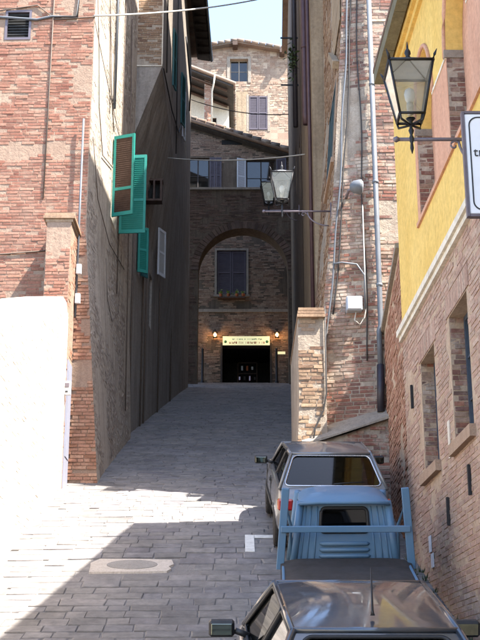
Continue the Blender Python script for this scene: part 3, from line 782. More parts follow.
holes = [(1.5, 2.4, 14.5, 16.2, .15), (6, 7, 16.5, 18.2, .15), (11, 12, 16.5, 18.2, .15)]
surface('wall', WB3, 0, 22.4, 6, 31, M['plaster_brown'], B3, holes, 1.5)
core(B3, 2.75, 9, 31.5, 53.4, 6, 30.9, M['plaster_brown'])
for h in holes: window(B3, WB3, *h, M['dark_wood'], 2, 2)
mb = MB(); mb.prism([(1.5, 31.2, 31), (1.5, 31.2, 31.15), (2.1, 53.5, 31.15), (2.1, 53.5, 31)], (7, 0, 0)); mb.build('roof', M['tile'], B3)
tf = thing('pipe_weed', 'dark tuft of weeds growing on the black downpipe at roof height', 'plant', (1.5, 30.2, 17.4))
mb = MB(); rr = random.Random(4)
for k in range(150):
    c = Vector((1.46 + rr.gauss(0, .07), 30.1 + rr.gauss(0, .08), 17.25 + rr.gauss(0, .28))); d = Vector((rr.gauss(0, 1), rr.gauss(0, 1), rr.gauss(0, 1))).normalized() * .06; e = Vector((rr.gauss(0, 1), rr.gauss(0, 1), rr.gauss(0, 1))).normalized() * .035
    mb.add([c - d, c + e, c + d, c - e], [(0, 1, 2, 3)])
mb.build('leaves', M['leaf_dark'], tf, recalc=False)

# ------------------------------------------------------------------ left: pale wall, pier, tall house
Wh = thing('boundary_wall', 'sunlit pale limewashed wall along the left edge of the lane', 'wall', (-3.3, 15, gz(15)))
mb = MB()
yy = [2, 5, 8, 11, 13, 15, 17, 19, 20.3, 20.75, 21.06]
tops = [gz(y) + 3.6 if y < 20 else gz(y) + 3.6 for y in yy]; tops[-1] -= .55; tops[-2] -= .12
for i in range(len(yy)):
    y = yy[i]
    for x in (-3.16, -3.55):
        mb.v += [(x + .02 * noise.noise(Vector((0, y, 1))), y, gz(y) - 1), (x + .03 * noise.noise(Vector((0, y, 5))), y, (gz(y) + tops[i]) / 2), (x, y, tops[i])]
for i in range(len(yy) - 1):
    a = i * 6; c = a + 6
    for f in ((a, c, c + 1, a + 1), (a + 1, c + 1, c + 2, a + 2), (a + 2, c + 2, c + 5, a + 5), (a + 5, c + 5, c + 4, a + 4), (a + 4, c + 4, c + 3, a + 3)): mb.f.append(f); mb.sm.append(False)
k = (len(yy) - 1) * 6
mb.f += [(k, k + 1, k + 4, k + 3), (k + 1, k + 2, k + 5, k + 4), (0, 1, 4, 3), (1, 2, 5, 4)]; mb.sm += [False] * 4
mb.build('wall', M['lime_wall'], Wh)
WW = Wl((-3.16, 2), (0, 1), -1)
brickwork(Wh, WW, 8, 19.0, -1, 7, M['brick_lime'], lambda a, c, p, q: p < gz(2 + a) - .1 or q > gz(2 + a) + 3.35, .27, .066, .012, .0025, .001, .1, 23, name='limewashed_bricks')

Pr = thing('gate_pier', 'brick gate pier with tiled cap against the tall left house', 'pier', (-3.4, 21.5, gz(21.5)))
dh = (21.35, 21.88, 4.0, 6.1)
solo('pier', M['mortar_left'], lambda b: b.box((-3.42, 21.52, 5.7), (.46, .84, 5.9)), Pr)
WPf = Wl((0, 21.1), (1, 0), -1)
brickwork(Pr, WPf, -3.64, -3.2, 6.4, 8.6, M['brick_left'], None, .25, .066, .014, .008, .004, .1, 25)
WPs = Wl((-3.19, 21.1), (0, 1), -1)
brickwork(Pr, WPs, .02, .82, 3.6, 8.6, M['brick_orange'], lambda a, c, p, q: .2 < (a + c) / 2 < .8 and q < 6.15, .25, .066, .014, .006, .003, .3, 26, name='side_bricks')
for k, e in enumerate((.03, .07, .05)):
    solo('cap_course', M['brick_side'], lambda b: b.box((-3.42, 21.52, 8.66 + k * .06), (.46 + 2 * e, .84 + 2 * e - .04, .055)), Pr)
dr = solo('door', M['steel_door'], lambda b: WPs.box(b, .24, .78, 3.5, 6.0, -.02, .02), Pr)
solo('door_panel', M['steel_door'], lambda b: WPs.box(b, .3, .72, 4.2, 5.8, .021, .032), dr)
ic = thing('intercom', 'small pale intercom box beside the grey gate door', 'intercom', (-3.13, 21.15, 5.2))
solo('case', M['white_box'], lambda b: b.box((-3.12, 21.0, 5.36), (.14, .07, .26), None, .012), ic)
solo('grille', M['iron_grey'], lambda b: b.box((-3.12, 20.96, 5.41), (.09, .02, .08), None, .004), ic)
solo('button', M['trim'], lambda b: b.box((-3.12, 20.96, 5.29), (.05, .02, .03), None, .004), ic)

Lh = thing('left_brick_house', 'tall sunlit brick house at upper left with blotchy plastered flank', 'house', (-4, 25, gz(25)))
fl9 = lambda v: max(0, (9 - v)) * .08
WF = Wl((-3.05, 22.0), (-1, .03), 1)
if WF.n.y > 0: WF.n = -WF.n
fw = (1.31, 1.86, 13.1, 13.8, .14)
surface('front_wall', WF, -.02, 7, 3, 20, M['mortar_left'], Lh, [fw], 1.0)
mb = MB(); v = 3.0
while v < 9:
    mb.quad((-3.05, 22.0, v), (-3.05 + fl9(v), 22.0, v), (-3.05 + fl9(v + .5), 22.0, v + .5), (-3.05, 22.0, v + .5)); v += .5
mb.build('scarp_front', M['mortar_left'], Lh, recalc=False)
brickwork(Lh, WF, 0, 3.3, 6.5, 16.2, M['brick_left'], lambda a, c, p, q: rects_skip([fw], .04)(a, c, p, q) or (a > .25 and abs((p + q) / 2 - 10.55 - .12 * noise.noise(Vector((a * 2.2, 0, 4)))) < .17 + .12 * noise.noise(Vector((a * 1.7, 3, 1)))), .27, .068, .012, .006, .003, .06, 27, 300, vis=lambda q: q[0] < 96 and q[1] < 280)
WF2 = Wl((-3.05, 21.99), (1, 0), -1)
brickwork(Lh, WF2, 0, .4, 3.4, 8.6, M['brick_orange'], None, .26, .068, .014, .008, .004, .1, 28, uprof=lambda v: (-.14, fl9(v)), name='corner_bricks')
wq = solo('window', M['iron_grey'], lambda b: [WF.box(b, 1.31, 1.36, 13.1, 13.8, -.1, .01), WF.box(b, 1.81, 1.86, 13.1, 13.8, -.1, .01), WF.box(b, 1.36, 1.81, 13.1, 13.15, -.1, .01), WF.box(b, 1.36, 1.81, 13.75, 13.8, -.1, .01)], Lh)
for k in range(9): solo('louvre', M['black'], lambda b: WF.box(b, 1.36, 1.81, 13.16 + k * .066, 13.2 + k * .066, -.07, -.03), wq)
solo('dark_room', M['black'], lambda b: WF.box(b, 1.36, 1.81, 13.15, 13.75, -.13, -.12), wq)
class WFl(Wl):
    def P(s, u, v, w=0.0):
        q = s.o + s.d * u + s.n * (w + fl9(v) * max(0, 1 - u / 14)); return Vector((q.x, q.y, v))
WL = WFl((-3.05, 22.0), (.25, 7), -1)
lw = [(3.2, 4.15, 10.45, 12.4, .2)]
surface('flank_wall', WL, 0, 7.02, 3, 20, M['plaster_left'], Lh, lw, .5)
core(Lh, -9, -3.4, 22.3, 28.9, 3, 19.95, M['plaster_left'])
brickwork(Lh, WL, .05, 6.8, 4, 19.5, M['brick_plaster'], rects_skip(lw, .1), .27, .068, .013, .003, .002, .3, 29, name='flank_bricks')
mb = MB(); mb.prism([(-2.6, 21.6, 20), (-2.6, 21.6, 20.15), (-2.4, 29, 20.15), (-2.4, 29, 20)], (-6.5, 0, 0)); mb.build('roof', M['tile'], Lh)
window(Lh, WL, *lw[0], M['green'], 2, 3)
shutter(Lh, (-2.9, 25.18), 10.42, 12.42, rad(-20), .52, M['green'], M['brown_wood'], 'teal shutter leaf with brown slats', (.33,))
shutter(Lh, (-2.84, 26.2), 10.42, 12.42, rad(-5), .62, M['green'], None, 'teal shutter leaf standing open behind its pair', (.42,))
# corner pipe, little white boxes, wires
pipe('corner_pipe', [(-3.16, 21.9, 11.2), (-3.16, 21.9, 7.0)], .022, M['pipe_grey'], Lh)
for z in (7.95, 7.35): solo('wire_box', M['white_box'], lambda b: b.box((-3.12, 21.86, z), (.1, .08, .2), None, .01), Lh)
def wpath(W, pts, w=.03): return [W.P(u, v, w) for u, v in pts]
for pth, r_ in (([(0.1, 14.5), (.6, 13.2), (.9, 12.0), (1.6, 11.2), (3.1, 11.6)], .018), ([(.3, 11.0), (1.2, 10.0), (3, 9.7), (5.5, 10.0)], .016), ([(2.6, 9.2), (2.7, 8.3), (3.4, 8.0), (4.6, 8.6), (5.0, 10.2)], .012), ([(1.5, 16), (2.2, 14.4), (2.5, 13.2), (3.1, 12.5)], .02), ([(1.2, 18), (1.9, 15), (2.4, 12.6)], .016), ([(4.4, 19), (4.4, 9)], .02), ([(5.6, 17), (5.6, 6.5)], .025)):
    mb = MB(); mb.tube(wpath(WL, pth), r_ * .6, 5); mb.build('wire', M['wire_brown'], Lh)
mb = MB(); mb.tube(wpath(WL, [(2.9, 19), (2.9, 13.0)], .05), .035, 8); mb.build('downpipe', M['pipe_grey'], Lh)
for pth in ([(3.3, 8.35), (2, 8.3), (.6, 8.4)], [(.85, 14.2), (.86, 9.5)], [(2.2, 13.75), (1.2, 13.9), (.8, 13.55), (-.02, 13.6)]):
    mb = MB(); mb.tube(wpath(WF, pth, .025), .014, 5); mb.build('wire', M['wire_brown'], Lh)
mb = MB(); mb.tube(wpath(WF, [(2.6, 13.7), (1.9, 13.62), (1.2, 13.55), (.9, 13.62), (.35, 13.6), (.3, 14.6)], .03), .028, 5); mb.build('wire', M['pipe_grey'], Lh)

# ------------------------------------------------------------------ left: jettied grey house
J = thing('jettied_house', 'dark grey rendered house with jettied upper storey along the left of the lane', 'house', (-3, 38, gz(38)))
WJl = Wl((-2.83, 29.0), (.73, 18), -1)
jw = [(1.2, 1.95, 11.0, 12.5, .12), (4.2, 4.9, 10.4, 12.0, .12)]
surface('lower_wall', WJl, 0, 18.0, 5, 17, M['plaster_grey'], J, jw, 1.0)
WJu = Wl((-2.12, 29.0), (-.02, 18), -1)
ju = [(4.4, 5.3, 18.2, 20.2, .12), (9.5, 10.4, 19.5, 21.5, .12), (13.5, 14.4, 20.5, 22.4, .12)]
surface('upper_wall', WJu, 0, 18.0, 16.4, 27, M['plaster_upper'], J, ju, 1.0)
WJf = Wl((0, 29.0), (1, 0), -1)
surface('jetty_front', WJf, -2.83, -2.12, 16.4, 27, M['mortar'], J, (), 1.0)
brickwork(J, WJf, -2.82, -2.14, 16.45, 22, M['brick_side'], None, .27, .066, .014, .008, .005, .2, 33)
mb = MB()
mb.add([(-2.83, 28.99, 16.4), (-2.12, 28.99, 16.4), (-2.84, 28.99, 14.3)], [(0, 1, 2)])
for k in range(18):
    ya, yb = 29 + k - .01 * (k == 0), 30 + k
    za, zb_ = max(11.5, 14.3 - .3 * (ya - 29)), max(11.5, 14.3 - .3 * (yb - 29))
    lowx = lambda y: -2.83 + .73 * (y - 29) / 18
    mb.quad((-2.12 - .02 * k / 18, ya, 16.42), (-2.12 - .02 * (k + 1) / 18, yb, 16.42), (lowx(yb) + .003, yb, zb_), (lowx(ya) + .003, ya, za))
mb.build('jetty_underside', M['plaster_grey'], J)
solo('jetty_trim', M['cream'], lambda b: b.box((-2.47, 28.985, 16.42), (.72, .03, .035)), J)
solo('jetty_edge', M['cream'], lambda b: b.box((-2.12, 28.985, 19.5), (.03, .03, 6.1)), J)
core(J, -9, -3.2, 29.1, 46.9, 5, 16.9, M['plaster_grey']); core(J, -9, -2.5, 29.1, 46.9, 16.9, 26.9, M['plaster_grey'], 'upper_shadow_core')  # unseen light-blocking boxes added behind both storeys
mb = MB(); mb.quad((-9, 47, 9), (-2.1, 47, 9), (-2.14, 47, 27), (-9, 47, 27)); mb.build('end_wall', M['plaster_grey'], J)
for h in jw + []: window(J, WJl, *h, M['dark_wood'], 2, 2)
for h in ju: window(J, WJu, *h, M['dark_wood'], 2, 3)
for (u, v0, v1, m_, a_, w_) in ((1.15, 10.9, 12.2, 'green', 30, .3), (2.0, 11.1, 12.4, 'teal_dark', 60, .3), (4.95, 12.2, 13.7, 'white_box', 66, .45)):
    p = WJl.P(u, 0, .04 if u < 4 else .16); shutter(J, (p.x, p.y), v0, v1, rad(a_), w_, M[m_])
for (u, v0, v1, m_, a_, w_) in ((4.3, 18.2, 20.2, 'teal_dark', 80, .42), (9.4, 19.5, 21.5, 'teal_dark', 76, .45), (10.5, 19.5, 21.5, 'white_box', 80, .45)):
    p = WJu.P(u, 0, .04); shutter(J, (p.x, p.y), v0, v1, rad(a_), w_, M[m_])
# wooden hatch box
hb = thing('wooden_hatch', 'brown wooden hatch box hung on the grey left wall past the teal shutters', 'hatch', (-2.6, 31.6, 13.6))
for (dx, dz, sx, sz) in ((0, .0, .46, .06), (0, .62, .5, .06), (-.2, .31, .06, .56), (.2, .31, .06, .56), (0, .31, .05, .56)):
    solo('frame', M['brown_wood'], lambda b: b.box((-2.45 + dx, 31.6, 13.55 + dz), (sx, .3, sz)), hb)
solo('back', M['black'], lambda b: b.box((-2.45, 31.72, 13.86), (.36, .04, .52)), hb)
# eaves
mb = MB(); mb.prism([(-2.3, 28.6, 27.0), (-1.75, 28.6, 26.9), (-1.75, 28.6, 27.02), (-2.3, 28.6, 27.12)], (.42, 18.5, 0)); mb.build('eaves', M['soffit'], J)
for k in range(30):
    y = 29 + k * .6; f = (y - 28.6) / 18.5 * .42
    solo('rafter', M['dark_wood'], lambda b: b.box((-1.98 + f, y, 26.9), (.5, .1, .12)), J)
mb = MB()
for k in range(60):
    y = 28.7 + k * .305; f = (y - 28.6) / 18.5 * .42
    mb.tube([(-1.72 + f, y, 27.07), (-3.6 + f, y, 27.9)], .11, 6)
o = mb.build('roof_tiles', M['tile'], J, recalc=False); o['kind'] = 'stuff'
mb = MB(); mb.tube([(-1.68, 28.6, 26.94), (-1.26, 47.1, 26.94)], .07, 8); mb.build('gutter', M['iron'], J)
mb = MB(); mb.prism([(-1.8, 28.6, 27.1), (-9, 28.6, 30.2), (-9, 28.6, 27.1)], (.42, 18.5, 0)); mb.build('roof', M['tile'], J)
mb = MB(); mb.tube([WJu.P(12, 24.5, .05), WJu.P(13.2, 23.0, .2), WJu.P(14.5, 22.6, .1)], .03, 6); mb.build('lamp_arm', M['iron'], J)
for pth in ([(.1, 16.4), (4, 17.2), (8, 18.4), (13, 22.0)], [(1, 24), (1.4, 17)], [(6.5, 26), (6.7, 17)]):
    mb = MB(); mb.tube([WJu.P(u, v, .04) for u, v in pth], .02, 5); mb.build('wire', M['cable'], J)
for pth in ([(2.6, 17), (2.6, 6.5)], [(3.4, 14), (3.3, 7)], [(6.8, 16), (6.8, 8)], [(10.5, 16), (10.6, 9.5)], [(0.4, 14), (.35, 6.2)]):
    mb = MB(); mb.tube([WJl.P(u, v, .03) for u, v in pth], .025, 6); mb.build('downpipe', M['wire_brown'], J)

# ------------------------------------------------------------------ arch across the top of the lane
Ar = thing('arch_wall', 'dark brick wall with a round arch spanning the top of the lane', 'arch', (.1, 50, gz(50)))
ax0, ax1, asp, azt = -1.85, 2.13, 18.15, 22.0; acx = (ax0 + ax1) / 2; ar = (ax1 - ax0) / 2
mb = MB(); nA = 24; arcp = [(acx + ar * math.cos(math.pi * k / nA), asp + ar * math.sin(math.pi * k / nA)) for k in range(nA + 1)]
for yA in (50.0, 50.9):
    mb.quad((-3, yA, 11), (ax0, yA, 11), (ax0, yA, asp), (-3, yA, asp)); mb.quad((ax1, yA, 11), (3.2, yA, 11), (3.2, yA, asp), (ax1, yA, asp))
    mb.quad((-3, yA, asp), (ax0, yA, asp), (ax0, yA, azt), (-3, yA, azt)); mb.quad((ax1, yA, asp), (3.2, yA, asp), (3.2, yA, azt), (ax1, yA, azt))
    for (xa, za), (xb, zb) in zip(arcp, arcp[1:]): mb.quad((xa, yA, za), (xb, yA, zb), (xb, yA, azt), (xa, yA, azt))
for (xa, za), (xb, zb) in zip(arcp, arcp[1:]): mb.quad((xa, 50, za), (xb, 50, zb), (xb, 50.9, zb), (xa, 50.9, za))
mb.quad((ax0, 50, 11), (ax0, 50.9, 11), (ax0, 50.9, asp), (ax0, 50, asp)); mb.quad((ax1, 50, 11), (ax1, 50.9, 11), (ax1, 50.9, asp), (ax1, 50, asp))
mb.quad((-3, 50, azt), (3.2, 50, azt), (3.2, 50.9, azt), (-3, 50.9, azt))
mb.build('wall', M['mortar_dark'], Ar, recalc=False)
WAr = Wl((0, 50), (1, 0), -1)
def sk_ar(a, c, p, q):
    x = (a + c) / 2; z = (p + q) / 2
    if z < asp: return ax0 - .02 < c and a < ax1 + .02
    return min((a - acx) ** 2, (c - acx) ** 2, (x - acx) ** 2) + (z - asp) ** 2 < (ar + .34) ** 2
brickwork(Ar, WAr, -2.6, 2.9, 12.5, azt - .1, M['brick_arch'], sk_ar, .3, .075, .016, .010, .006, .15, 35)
for k in range(38):
    t0, t1 = math.pi * k / 38 + .006, math.pi * (k + 1) / 38 - .006
    mb = MB(); mb.prism([(acx + r_ * math.cos(t), 50.03, asp + r_ * math.sin(t)) for r_, t in ((ar, t0), (ar + .33, t0), (ar + .33, t1), (ar, t1))], (0, -.06 - RND.uniform(0, .01), 0))
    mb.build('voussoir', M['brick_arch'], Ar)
solo('coping', M['concrete'], lambda b: b.box((.1, 50.45, azt + .05), (6.1, 1.1, .1)), Ar)

# ------------------------------------------------------------------ shop house beyond the arch
S = thing('shop_house', 'brick house beyond the arch with a lit shop below and a sloping tiled roof', 'house', (0, 53.6, gz(53.6)))
WS = Wl((0, 53.6), (1, 0), -1)
door = (-.82, 1.4, 13.0, 15.72, .5); sw1 = (-1.1, .3, 18.25, 20.45, .12); uw1 = (-2.6, -1.5, 23.4, 25.3, .15); uw2 = (.3, 1.75, 23.3, 25.2, .15)
stop = lambda u: 26.08 - .352 * u
sh = [door, sw1, uw1, uw2]
surface('wall', WS, -6, 4.5, 12.5, stop, M['mortar_dark'], S, sh, .6)
brickwork(S, WS, -2.6, 2.9, 13.4, 27, M['brick_shop'], lambda a, c, p, q: rects_skip(sh, .03)(a, c, p, q) or q > stop((a + c) / 2) - .1, .3, .075, .015, .010, .006, .15, 39)
core(S, -6, 4.5, 57, 59.0, 12.5, 24, M['plaster_brown'])
mb = MB(); mb.quad((-6, 53.62, 12.5), (-6, 60, 12.5), (-6, 60, 28), (-6, 53.62, 28)); mb.quad((4.5, 53.62, 12.5), (4.5, 60, 12.5), (4.5, 60, 24.4), (4.5, 53.62, 24.4)); mb.build('end_walls', M['plaster_brown'], S)
# shop room
mb = MB(); mb.quad((-2, 54.15, 13.9), (2.6, 54.15, 13.9), (2.6, 56.9, 13.9), (-2, 56.9, 13.9)); mb.quad((-2, 54.15, 15.8), (2.6, 54.15, 15.8), (2.6, 56.9, 15.8), (-2, 56.9, 15.8)); mb.quad((-2, 56.9, 13.9), (2.6, 56.9, 13.9), (2.6, 56.9, 15.8), (-2, 56.9, 15.8))
mb.quad((-2, 54.15, 13.9), (-2, 56.9, 13.9), (-2, 56.9, 15.8), (-2, 54.15, 15.8)); mb.quad((2.6, 54.15, 13.9), (2.6, 56.9, 13.9), (2.6, 56.9, 15.8), (2.6, 54.15, 15.8)); mb.build('shop_room', M['black'], S)
wbar('string_course', WS, [(-2.6, 2.9, 17.35, 17.5, .0, .06)], M['concrete'], S)
wbar('door_frame', WS, [(-.9, -.82, 13.6, 15.76, -.1, .04), (1.4, 1.48, 13.6, 15.76, -.1, .04), (-.9, 1.48, 15.76, 15.84, -.1, .04)], M['dark_wood'], S)
wbar('window_surround', WS, [(-1.2, -1.1, 18.2, 20.55, .0, .04), (.3, .4, 18.2, 20.55, .0, .04), (-1.1, .3, 20.45, 20.55, .0, .04), (-1.25, .45, 18.1, 18.2, .0, .12)], M['concrete'], S)
def flat_shutters(parent, W, a, c, p, q, m, w0=.0):
    for (l, r_) in ((a, (a + c) / 2 - .01), ((a + c) / 2 + .01, c)):
        s_ = wbar('shutter', W, [(l, l + .07, p, q, w0, w0 + .04), (r_ - .07, r_, p, q, w0, w0 + .04), (l + .07, r_ - .07, p, p + .1, w0, w0 + .04), (l + .07, r_ - .07, q - .1, q, w0, w0 + .04), (l + .07, r_ - .07, (p + q) / 2 - .04, (p + q) / 2 + .04, w0, w0 + .04)], m, parent)
        mb = MB(); z = p + .11
        while z < q - .12: W.box(mb, l + .07, r_ - .07, z, z + .05, w0 + .004, w0 + .02); z += .07
        k_ = mb.build('slats', m, s_); k_['kind'] = 'stuff'
flat_shutters(S, WS, -1.08, .28, 18.27, 20.43, M['purple'], -.06)
solo('dark_room', M['black'], lambda b: WS.box(b, -1.1, .3, 18.25, 20.45, -.2, -.1), S)
for h in (uw1, uw2): window(S, WS, *h, M['dark_wood'], 2, 2)
p_ = WS.P(-1.45, 0, .05)
flat_shutters(S, WS, -1.48, -.9, 23.4, 25.3, M['purple'], .02)
shutter(S, (.28, 53.55), 23.3, 25.2, rad(200), .45, M['white_box']); shutter(S, (1.78, 53.55), 23.3, 25.2, rad(-20), .5, M['purple'])
solo('flower_shelf', M['brown_wood'], lambda b: b.box((-.4, 53.42, 18.0), (1.3, .26, .06)), S)
for x, wh in ((-.9, 'leftmost'), (-.55, 'second from left'), (-.15, 'third from left'), (.15, 'rightmost')):
    pt = thing('flower_pot', wh + ' of four terracotta pots under the shuttered window over the shop', 'flower pot', (x, 53.42, 18.04), group='pots under the shuttered window')
    solo('pot', M['terracotta'], lambda b: b.lathe([(.05, 0), (.08, .14), (.085, .16)], (x, 53.42, 18.04), 10), pt)
    mb = MB(); rr = random.Random(int(x * 100) + 200)
    for k in range(30):
        c = Vector((x + rr.gauss(0, .05), 53.42 + rr.gauss(0, .05), 18.27 + rr.gauss(0, .05))); d = Vector((rr.gauss(0, 1), rr.gauss(0, 1), rr.gauss(0, 1))).normalized() * .05; e = Vector((rr.gauss(0, 1), rr.gauss(0, 1), rr.gauss(0, 1))).normalized() * .03
        mb.add([c - d, c + e, c + d, c - e], [(0, 1, 2, 3)])
    mb.build('leaves', M['leaf'], pt, recalc=False)
# shop sign and lamps
sg = thing('shop_sign', 'lit pale yellow sign board with two lines of small red lettering over the shop door', 'sign', (.3, 53.5, 15.75))
solo('board', M['shop_sign'], lambda b: WS.box(b, -.8, 1.38, 15.72, 16.14, .06, .12), sg)
rr = random.Random(9)
for (z, h_, a, c, m_) in ((16.0, .06, -.35, 1.1, 'ink_green'), (15.83, .1, -.5, 1.2, 'ink_red')):
    mb = MB(); x = a
    while x < c:
        w_ = rr.uniform(.03, .07)
        WS.box(mb, x, x + .016, z - h_ / 2, z + h_ / 2, .121, .126)
        if rr.random() < .6: WS.box(mb, x + .018, x + w_, z + rr.choice((-1, 0, 1)) * h_ * .4 - .01, z + rr.choice((0, 0, 1)) * .0 + .012 + rr.choice((-1, 0)) * .0 + (h_ * .4 if rr.random() < .3 else 0), .121, .126)
        x += w_ + (.02 if rr.random() > .18 else .09)
    o = mb.build('lettering', M[m_], sg); o['kind'] = 'stuff'
for s in (-.68, 1.26):
    solo('emblem', M['ink_green'], lambda b: b.lathe([(.07, 0), (.07, .006)], (s, 53.475, 15.88), 10, 'y'), sg)
for (x, w) in ((-1.16, 'left'), (1.72, 'right')):
    lp = thing('shop_lamp', f'small lit wall lantern at the {w} of the shop sign', 'wall lamp', (x, 53.55, 16.2), group='lit lanterns beside the shop sign')
    solo('bracket', M['iron'], lambda b: b.tube([(x, 53.58, 16.42), (x, 53.4, 16.46), (x, 53.36, 16.4)], .02, 6), lp)
    solo('cap', M['iron'], lambda b: b.lathe([(.14, 0), (.03, .1), (.01, .14)], (x, 53.36, 16.28), 6), lp)
    solo('frame', M['iron'], lambda b: [b.tube([(x + .09 * math.cos(k * 1.047), 53.36 + .09 * math.sin(k * 1.047), 16.06), (x + .12 * math.cos(k * 1.047), 53.36 + .12 * math.sin(k * 1.047), 16.28)], .01, 4) for k in range(6)] + [b.lathe([(.1, 0), (.1, .02)], (x, 53.36, 16.04), 6)], lp)
    solo('flame', M['lamp_lit'], lambda b: b.lathe([(.02, -.08), (.065, -.03), (.075, .02), (.05, .08), (.01, .1)], (x, 53.36, 16.17), 10), lp)
    ld = bpy.data.lights.new('shop_lamp_light', 'POINT'); ld.energy = 5; ld.color = (1, .62, .3); ld.shadow_soft_size = .06
    lo = bpy.data.objects.new('lamp_light', ld); lo.location = (x, 53.2, 16.12); COL.objects.link(lo); lo.parent = lp; lo.matrix_parent_inverse = WM[lp.name].inverted()
solo('lit_notice', M['shop_sign'], lambda b: WS.box(b, 1.75, 2.1, 15.3, 15.42, .0, .05), S)
for x in (-1.72, 1.68):
    ps = thing('iron_post', 'dark iron post standing ' + ('left' if x < 0 else 'right') + ' of the shop doorway', 'post', (x, 53.2, gz(53.2)), group='iron posts by the shop')
    solo('shaft', M['iron'], lambda b: b.lathe([(.09, -.1), (.09, .1), (.06, .16), (.05, 1.6), (.07, 1.64), (.02, 1.72)], (x, 53.2, gz(53.2)), 10), ps)
# goods seen in the dark doorway
rk = thing('goods_rack', 'rack of small hung goods dimly seen inside the shop doorway', 'rack', (.35, 55, 13.9))
solo('frame', M['brown_wood'], lambda b: [b.box((-.1, 55, 14.6), (.04, .04, 1.4)), b.box((.8, 55, 14.6), (.04, .04, 1.4)), b.box((.35, 55, 15.28), (.94, .04, .04)), b.box((.35, 55, 14.75), (.94, .04, .04))], rk)
rr = random.Random(3)
for k in range(7):
    x = -.02 + k * .12; z = 15.0 if k % 2 else 14.5
    solo('hung_item', (M['red_lens'], M['white_box'], M['seat'], M['terracotta'])[k % 4], lambda b: b.box((x, 54.95, z), (.09, .05, rr.uniform(.14, .3)), None, .02), rk)
# sloping roof with tiles
mb = MB(); mb.prism([(-6.2, 53.2, stop(-6.2) + .02), (4.7, 53.2, stop(4.7) + .02), (4.7, 53.2, stop(4.7) + .16), (-6.2, 53.2, stop(-6.2) + .16)], (0, 5.2, 0)); mb.build('roof', M['soffit'], S)
mb = MB()
for k in range(18):
    y = 53.12 + k * .3
    mb.tube([(-6.2, y, stop(-6.2) + .2), (4.7, y, stop(4.7) + .2)], .12, 6)
o = mb.build('roof_tiles', M['tile'], S, recalc=False); o['kind'] = 'stuff'
for k in range(14):
    x = -3 + k * .45
    solo('verge_tile', M['tile'], lambda b: b.tube([(x, 53.08, stop(x) + .27), (x + .43, 53.08, stop(x + .43) + .3)], [.1, .13], 8), S)
mb = MB(); W_ = WS; WS.box(mb, -.9, .1, 26.0, 26.25, -.02, .02); mb.build('attic_opening', M['black'], S)

# ------------------------------------------------------------------ white loggia house and stone gable house
Lg = thing('white_loggia_house', 'white plastered house with brick loggia pillar and lean-to roof above the shop roof', 'house', (-2, 60, 20))
WLg = Wl((0, 60.0), (1, 0), -1)
lo_top = lambda u: 33.35 - .55 * (u + 1.9)
surface('wall', WLg, -7, -.62, 22, lo_top, M['white_wall'], Lg, [(-1.75, -1.3, 30.1, 30.75, .1), (-2.6, -2.35, 29.8, 30.5, .1)], .5)
mb = MB(); mb.quad((-.62, 60, 22), (-.62, 64, 22), (-.62, 64, 32.6), (-.62, 60, 32.6)); mb.build('side_wall', M['white_wall'], Lg)
for h in ((-1.75, -1.3, 30.1, 30.75, .1), (-2.6, -2.35, 29.8, 30.5, .1)): window(Lg, WLg, *h, M['brown_wood'], 2, 1, .04)
WPl = Wl((0, 58.0), (1, 0), -1)
solo('pillar', M['mortar'], lambda b: b.box((-1.73, 58.18, 30.0), (.38, .36, 4.4)), Lg)
brickwork(Lg, WPl, -1.91, -1.55, 27.9, 32.2, M['brick_orange'], None, .24, .075, .015, .008, .004, 0, 51, name='pillar_bricks')
zt = 32.4
mb = MB(); mb.prism([(-7, 57.6, 34.2), (-.35, 57.6, 31.35), (-.35, 57.6, 31.5), (-7, 57.6, 34.35)], (0, 6, 0)); mb.build('roof', M['soffit'], Lg)
mb = MB()
for k in range(20): mb.tube([(-7, 57.6 + k * .3, 34.43), (-.25, 57.6 + k * .3, 31.54)], .11, 6)
o = mb.build('roof_tiles', M['tile'], Lg, recalc=False); o['kind'] = 'stuff'
for k in range(3): solo('beam', M['brown_wood'], lambda b: b.tube([(-7, 58 + k * .9, 34.0), (-.7, 58 + k * .9, 31.35)], .09, 5), Lg)
mb = MB(); mb.tube([(-1.35, 57.5, 32.0), (-1.42, 57.6, 31.5), (-1.5, 57.8, 31.2), (-1.52, 57.85, 28.2)], .05, 6); mb.build('downpipe', M['cream'], Lg)
mb = MB(); mb.box((-3, 58.6, 27.6), (8, 3.0, .3)); mb.build('terrace', M['concrete'], Lg)
fp = thing('potted_shrub', 'leafy yellow green shrub in a terracotta pot on the terrace edge', 'plant', (-1.0, 57.5, 27.75))
solo('pot', M['terracotta'], lambda b: b.lathe([(.2, 0), (.3, .4), (.33, .44)], (-1.05, 57.4, 27.75), 14), fp)
mb = MB(); rr = random.Random(6)
for k in range(420):
    c = Vector((-1.1 + rr.gauss(0, .2), 57.4 + rr.gauss(0, .18), 28.45 + rr.gauss(0, .16))); d = Vector((rr.gauss(0, 1), rr.gauss(0, 1), rr.gauss(0, 1))).normalized() * .09; e = Vector((rr.gauss(0, 1), rr.gauss(0, 1), rr.gauss(0, 1))).normalized() * .05
    mb.add([c - d, c + e, c + d, c - e], [(0, 1, 2, 3)])
mb.build('leaves', M['leaf'], fp, recalc=False)

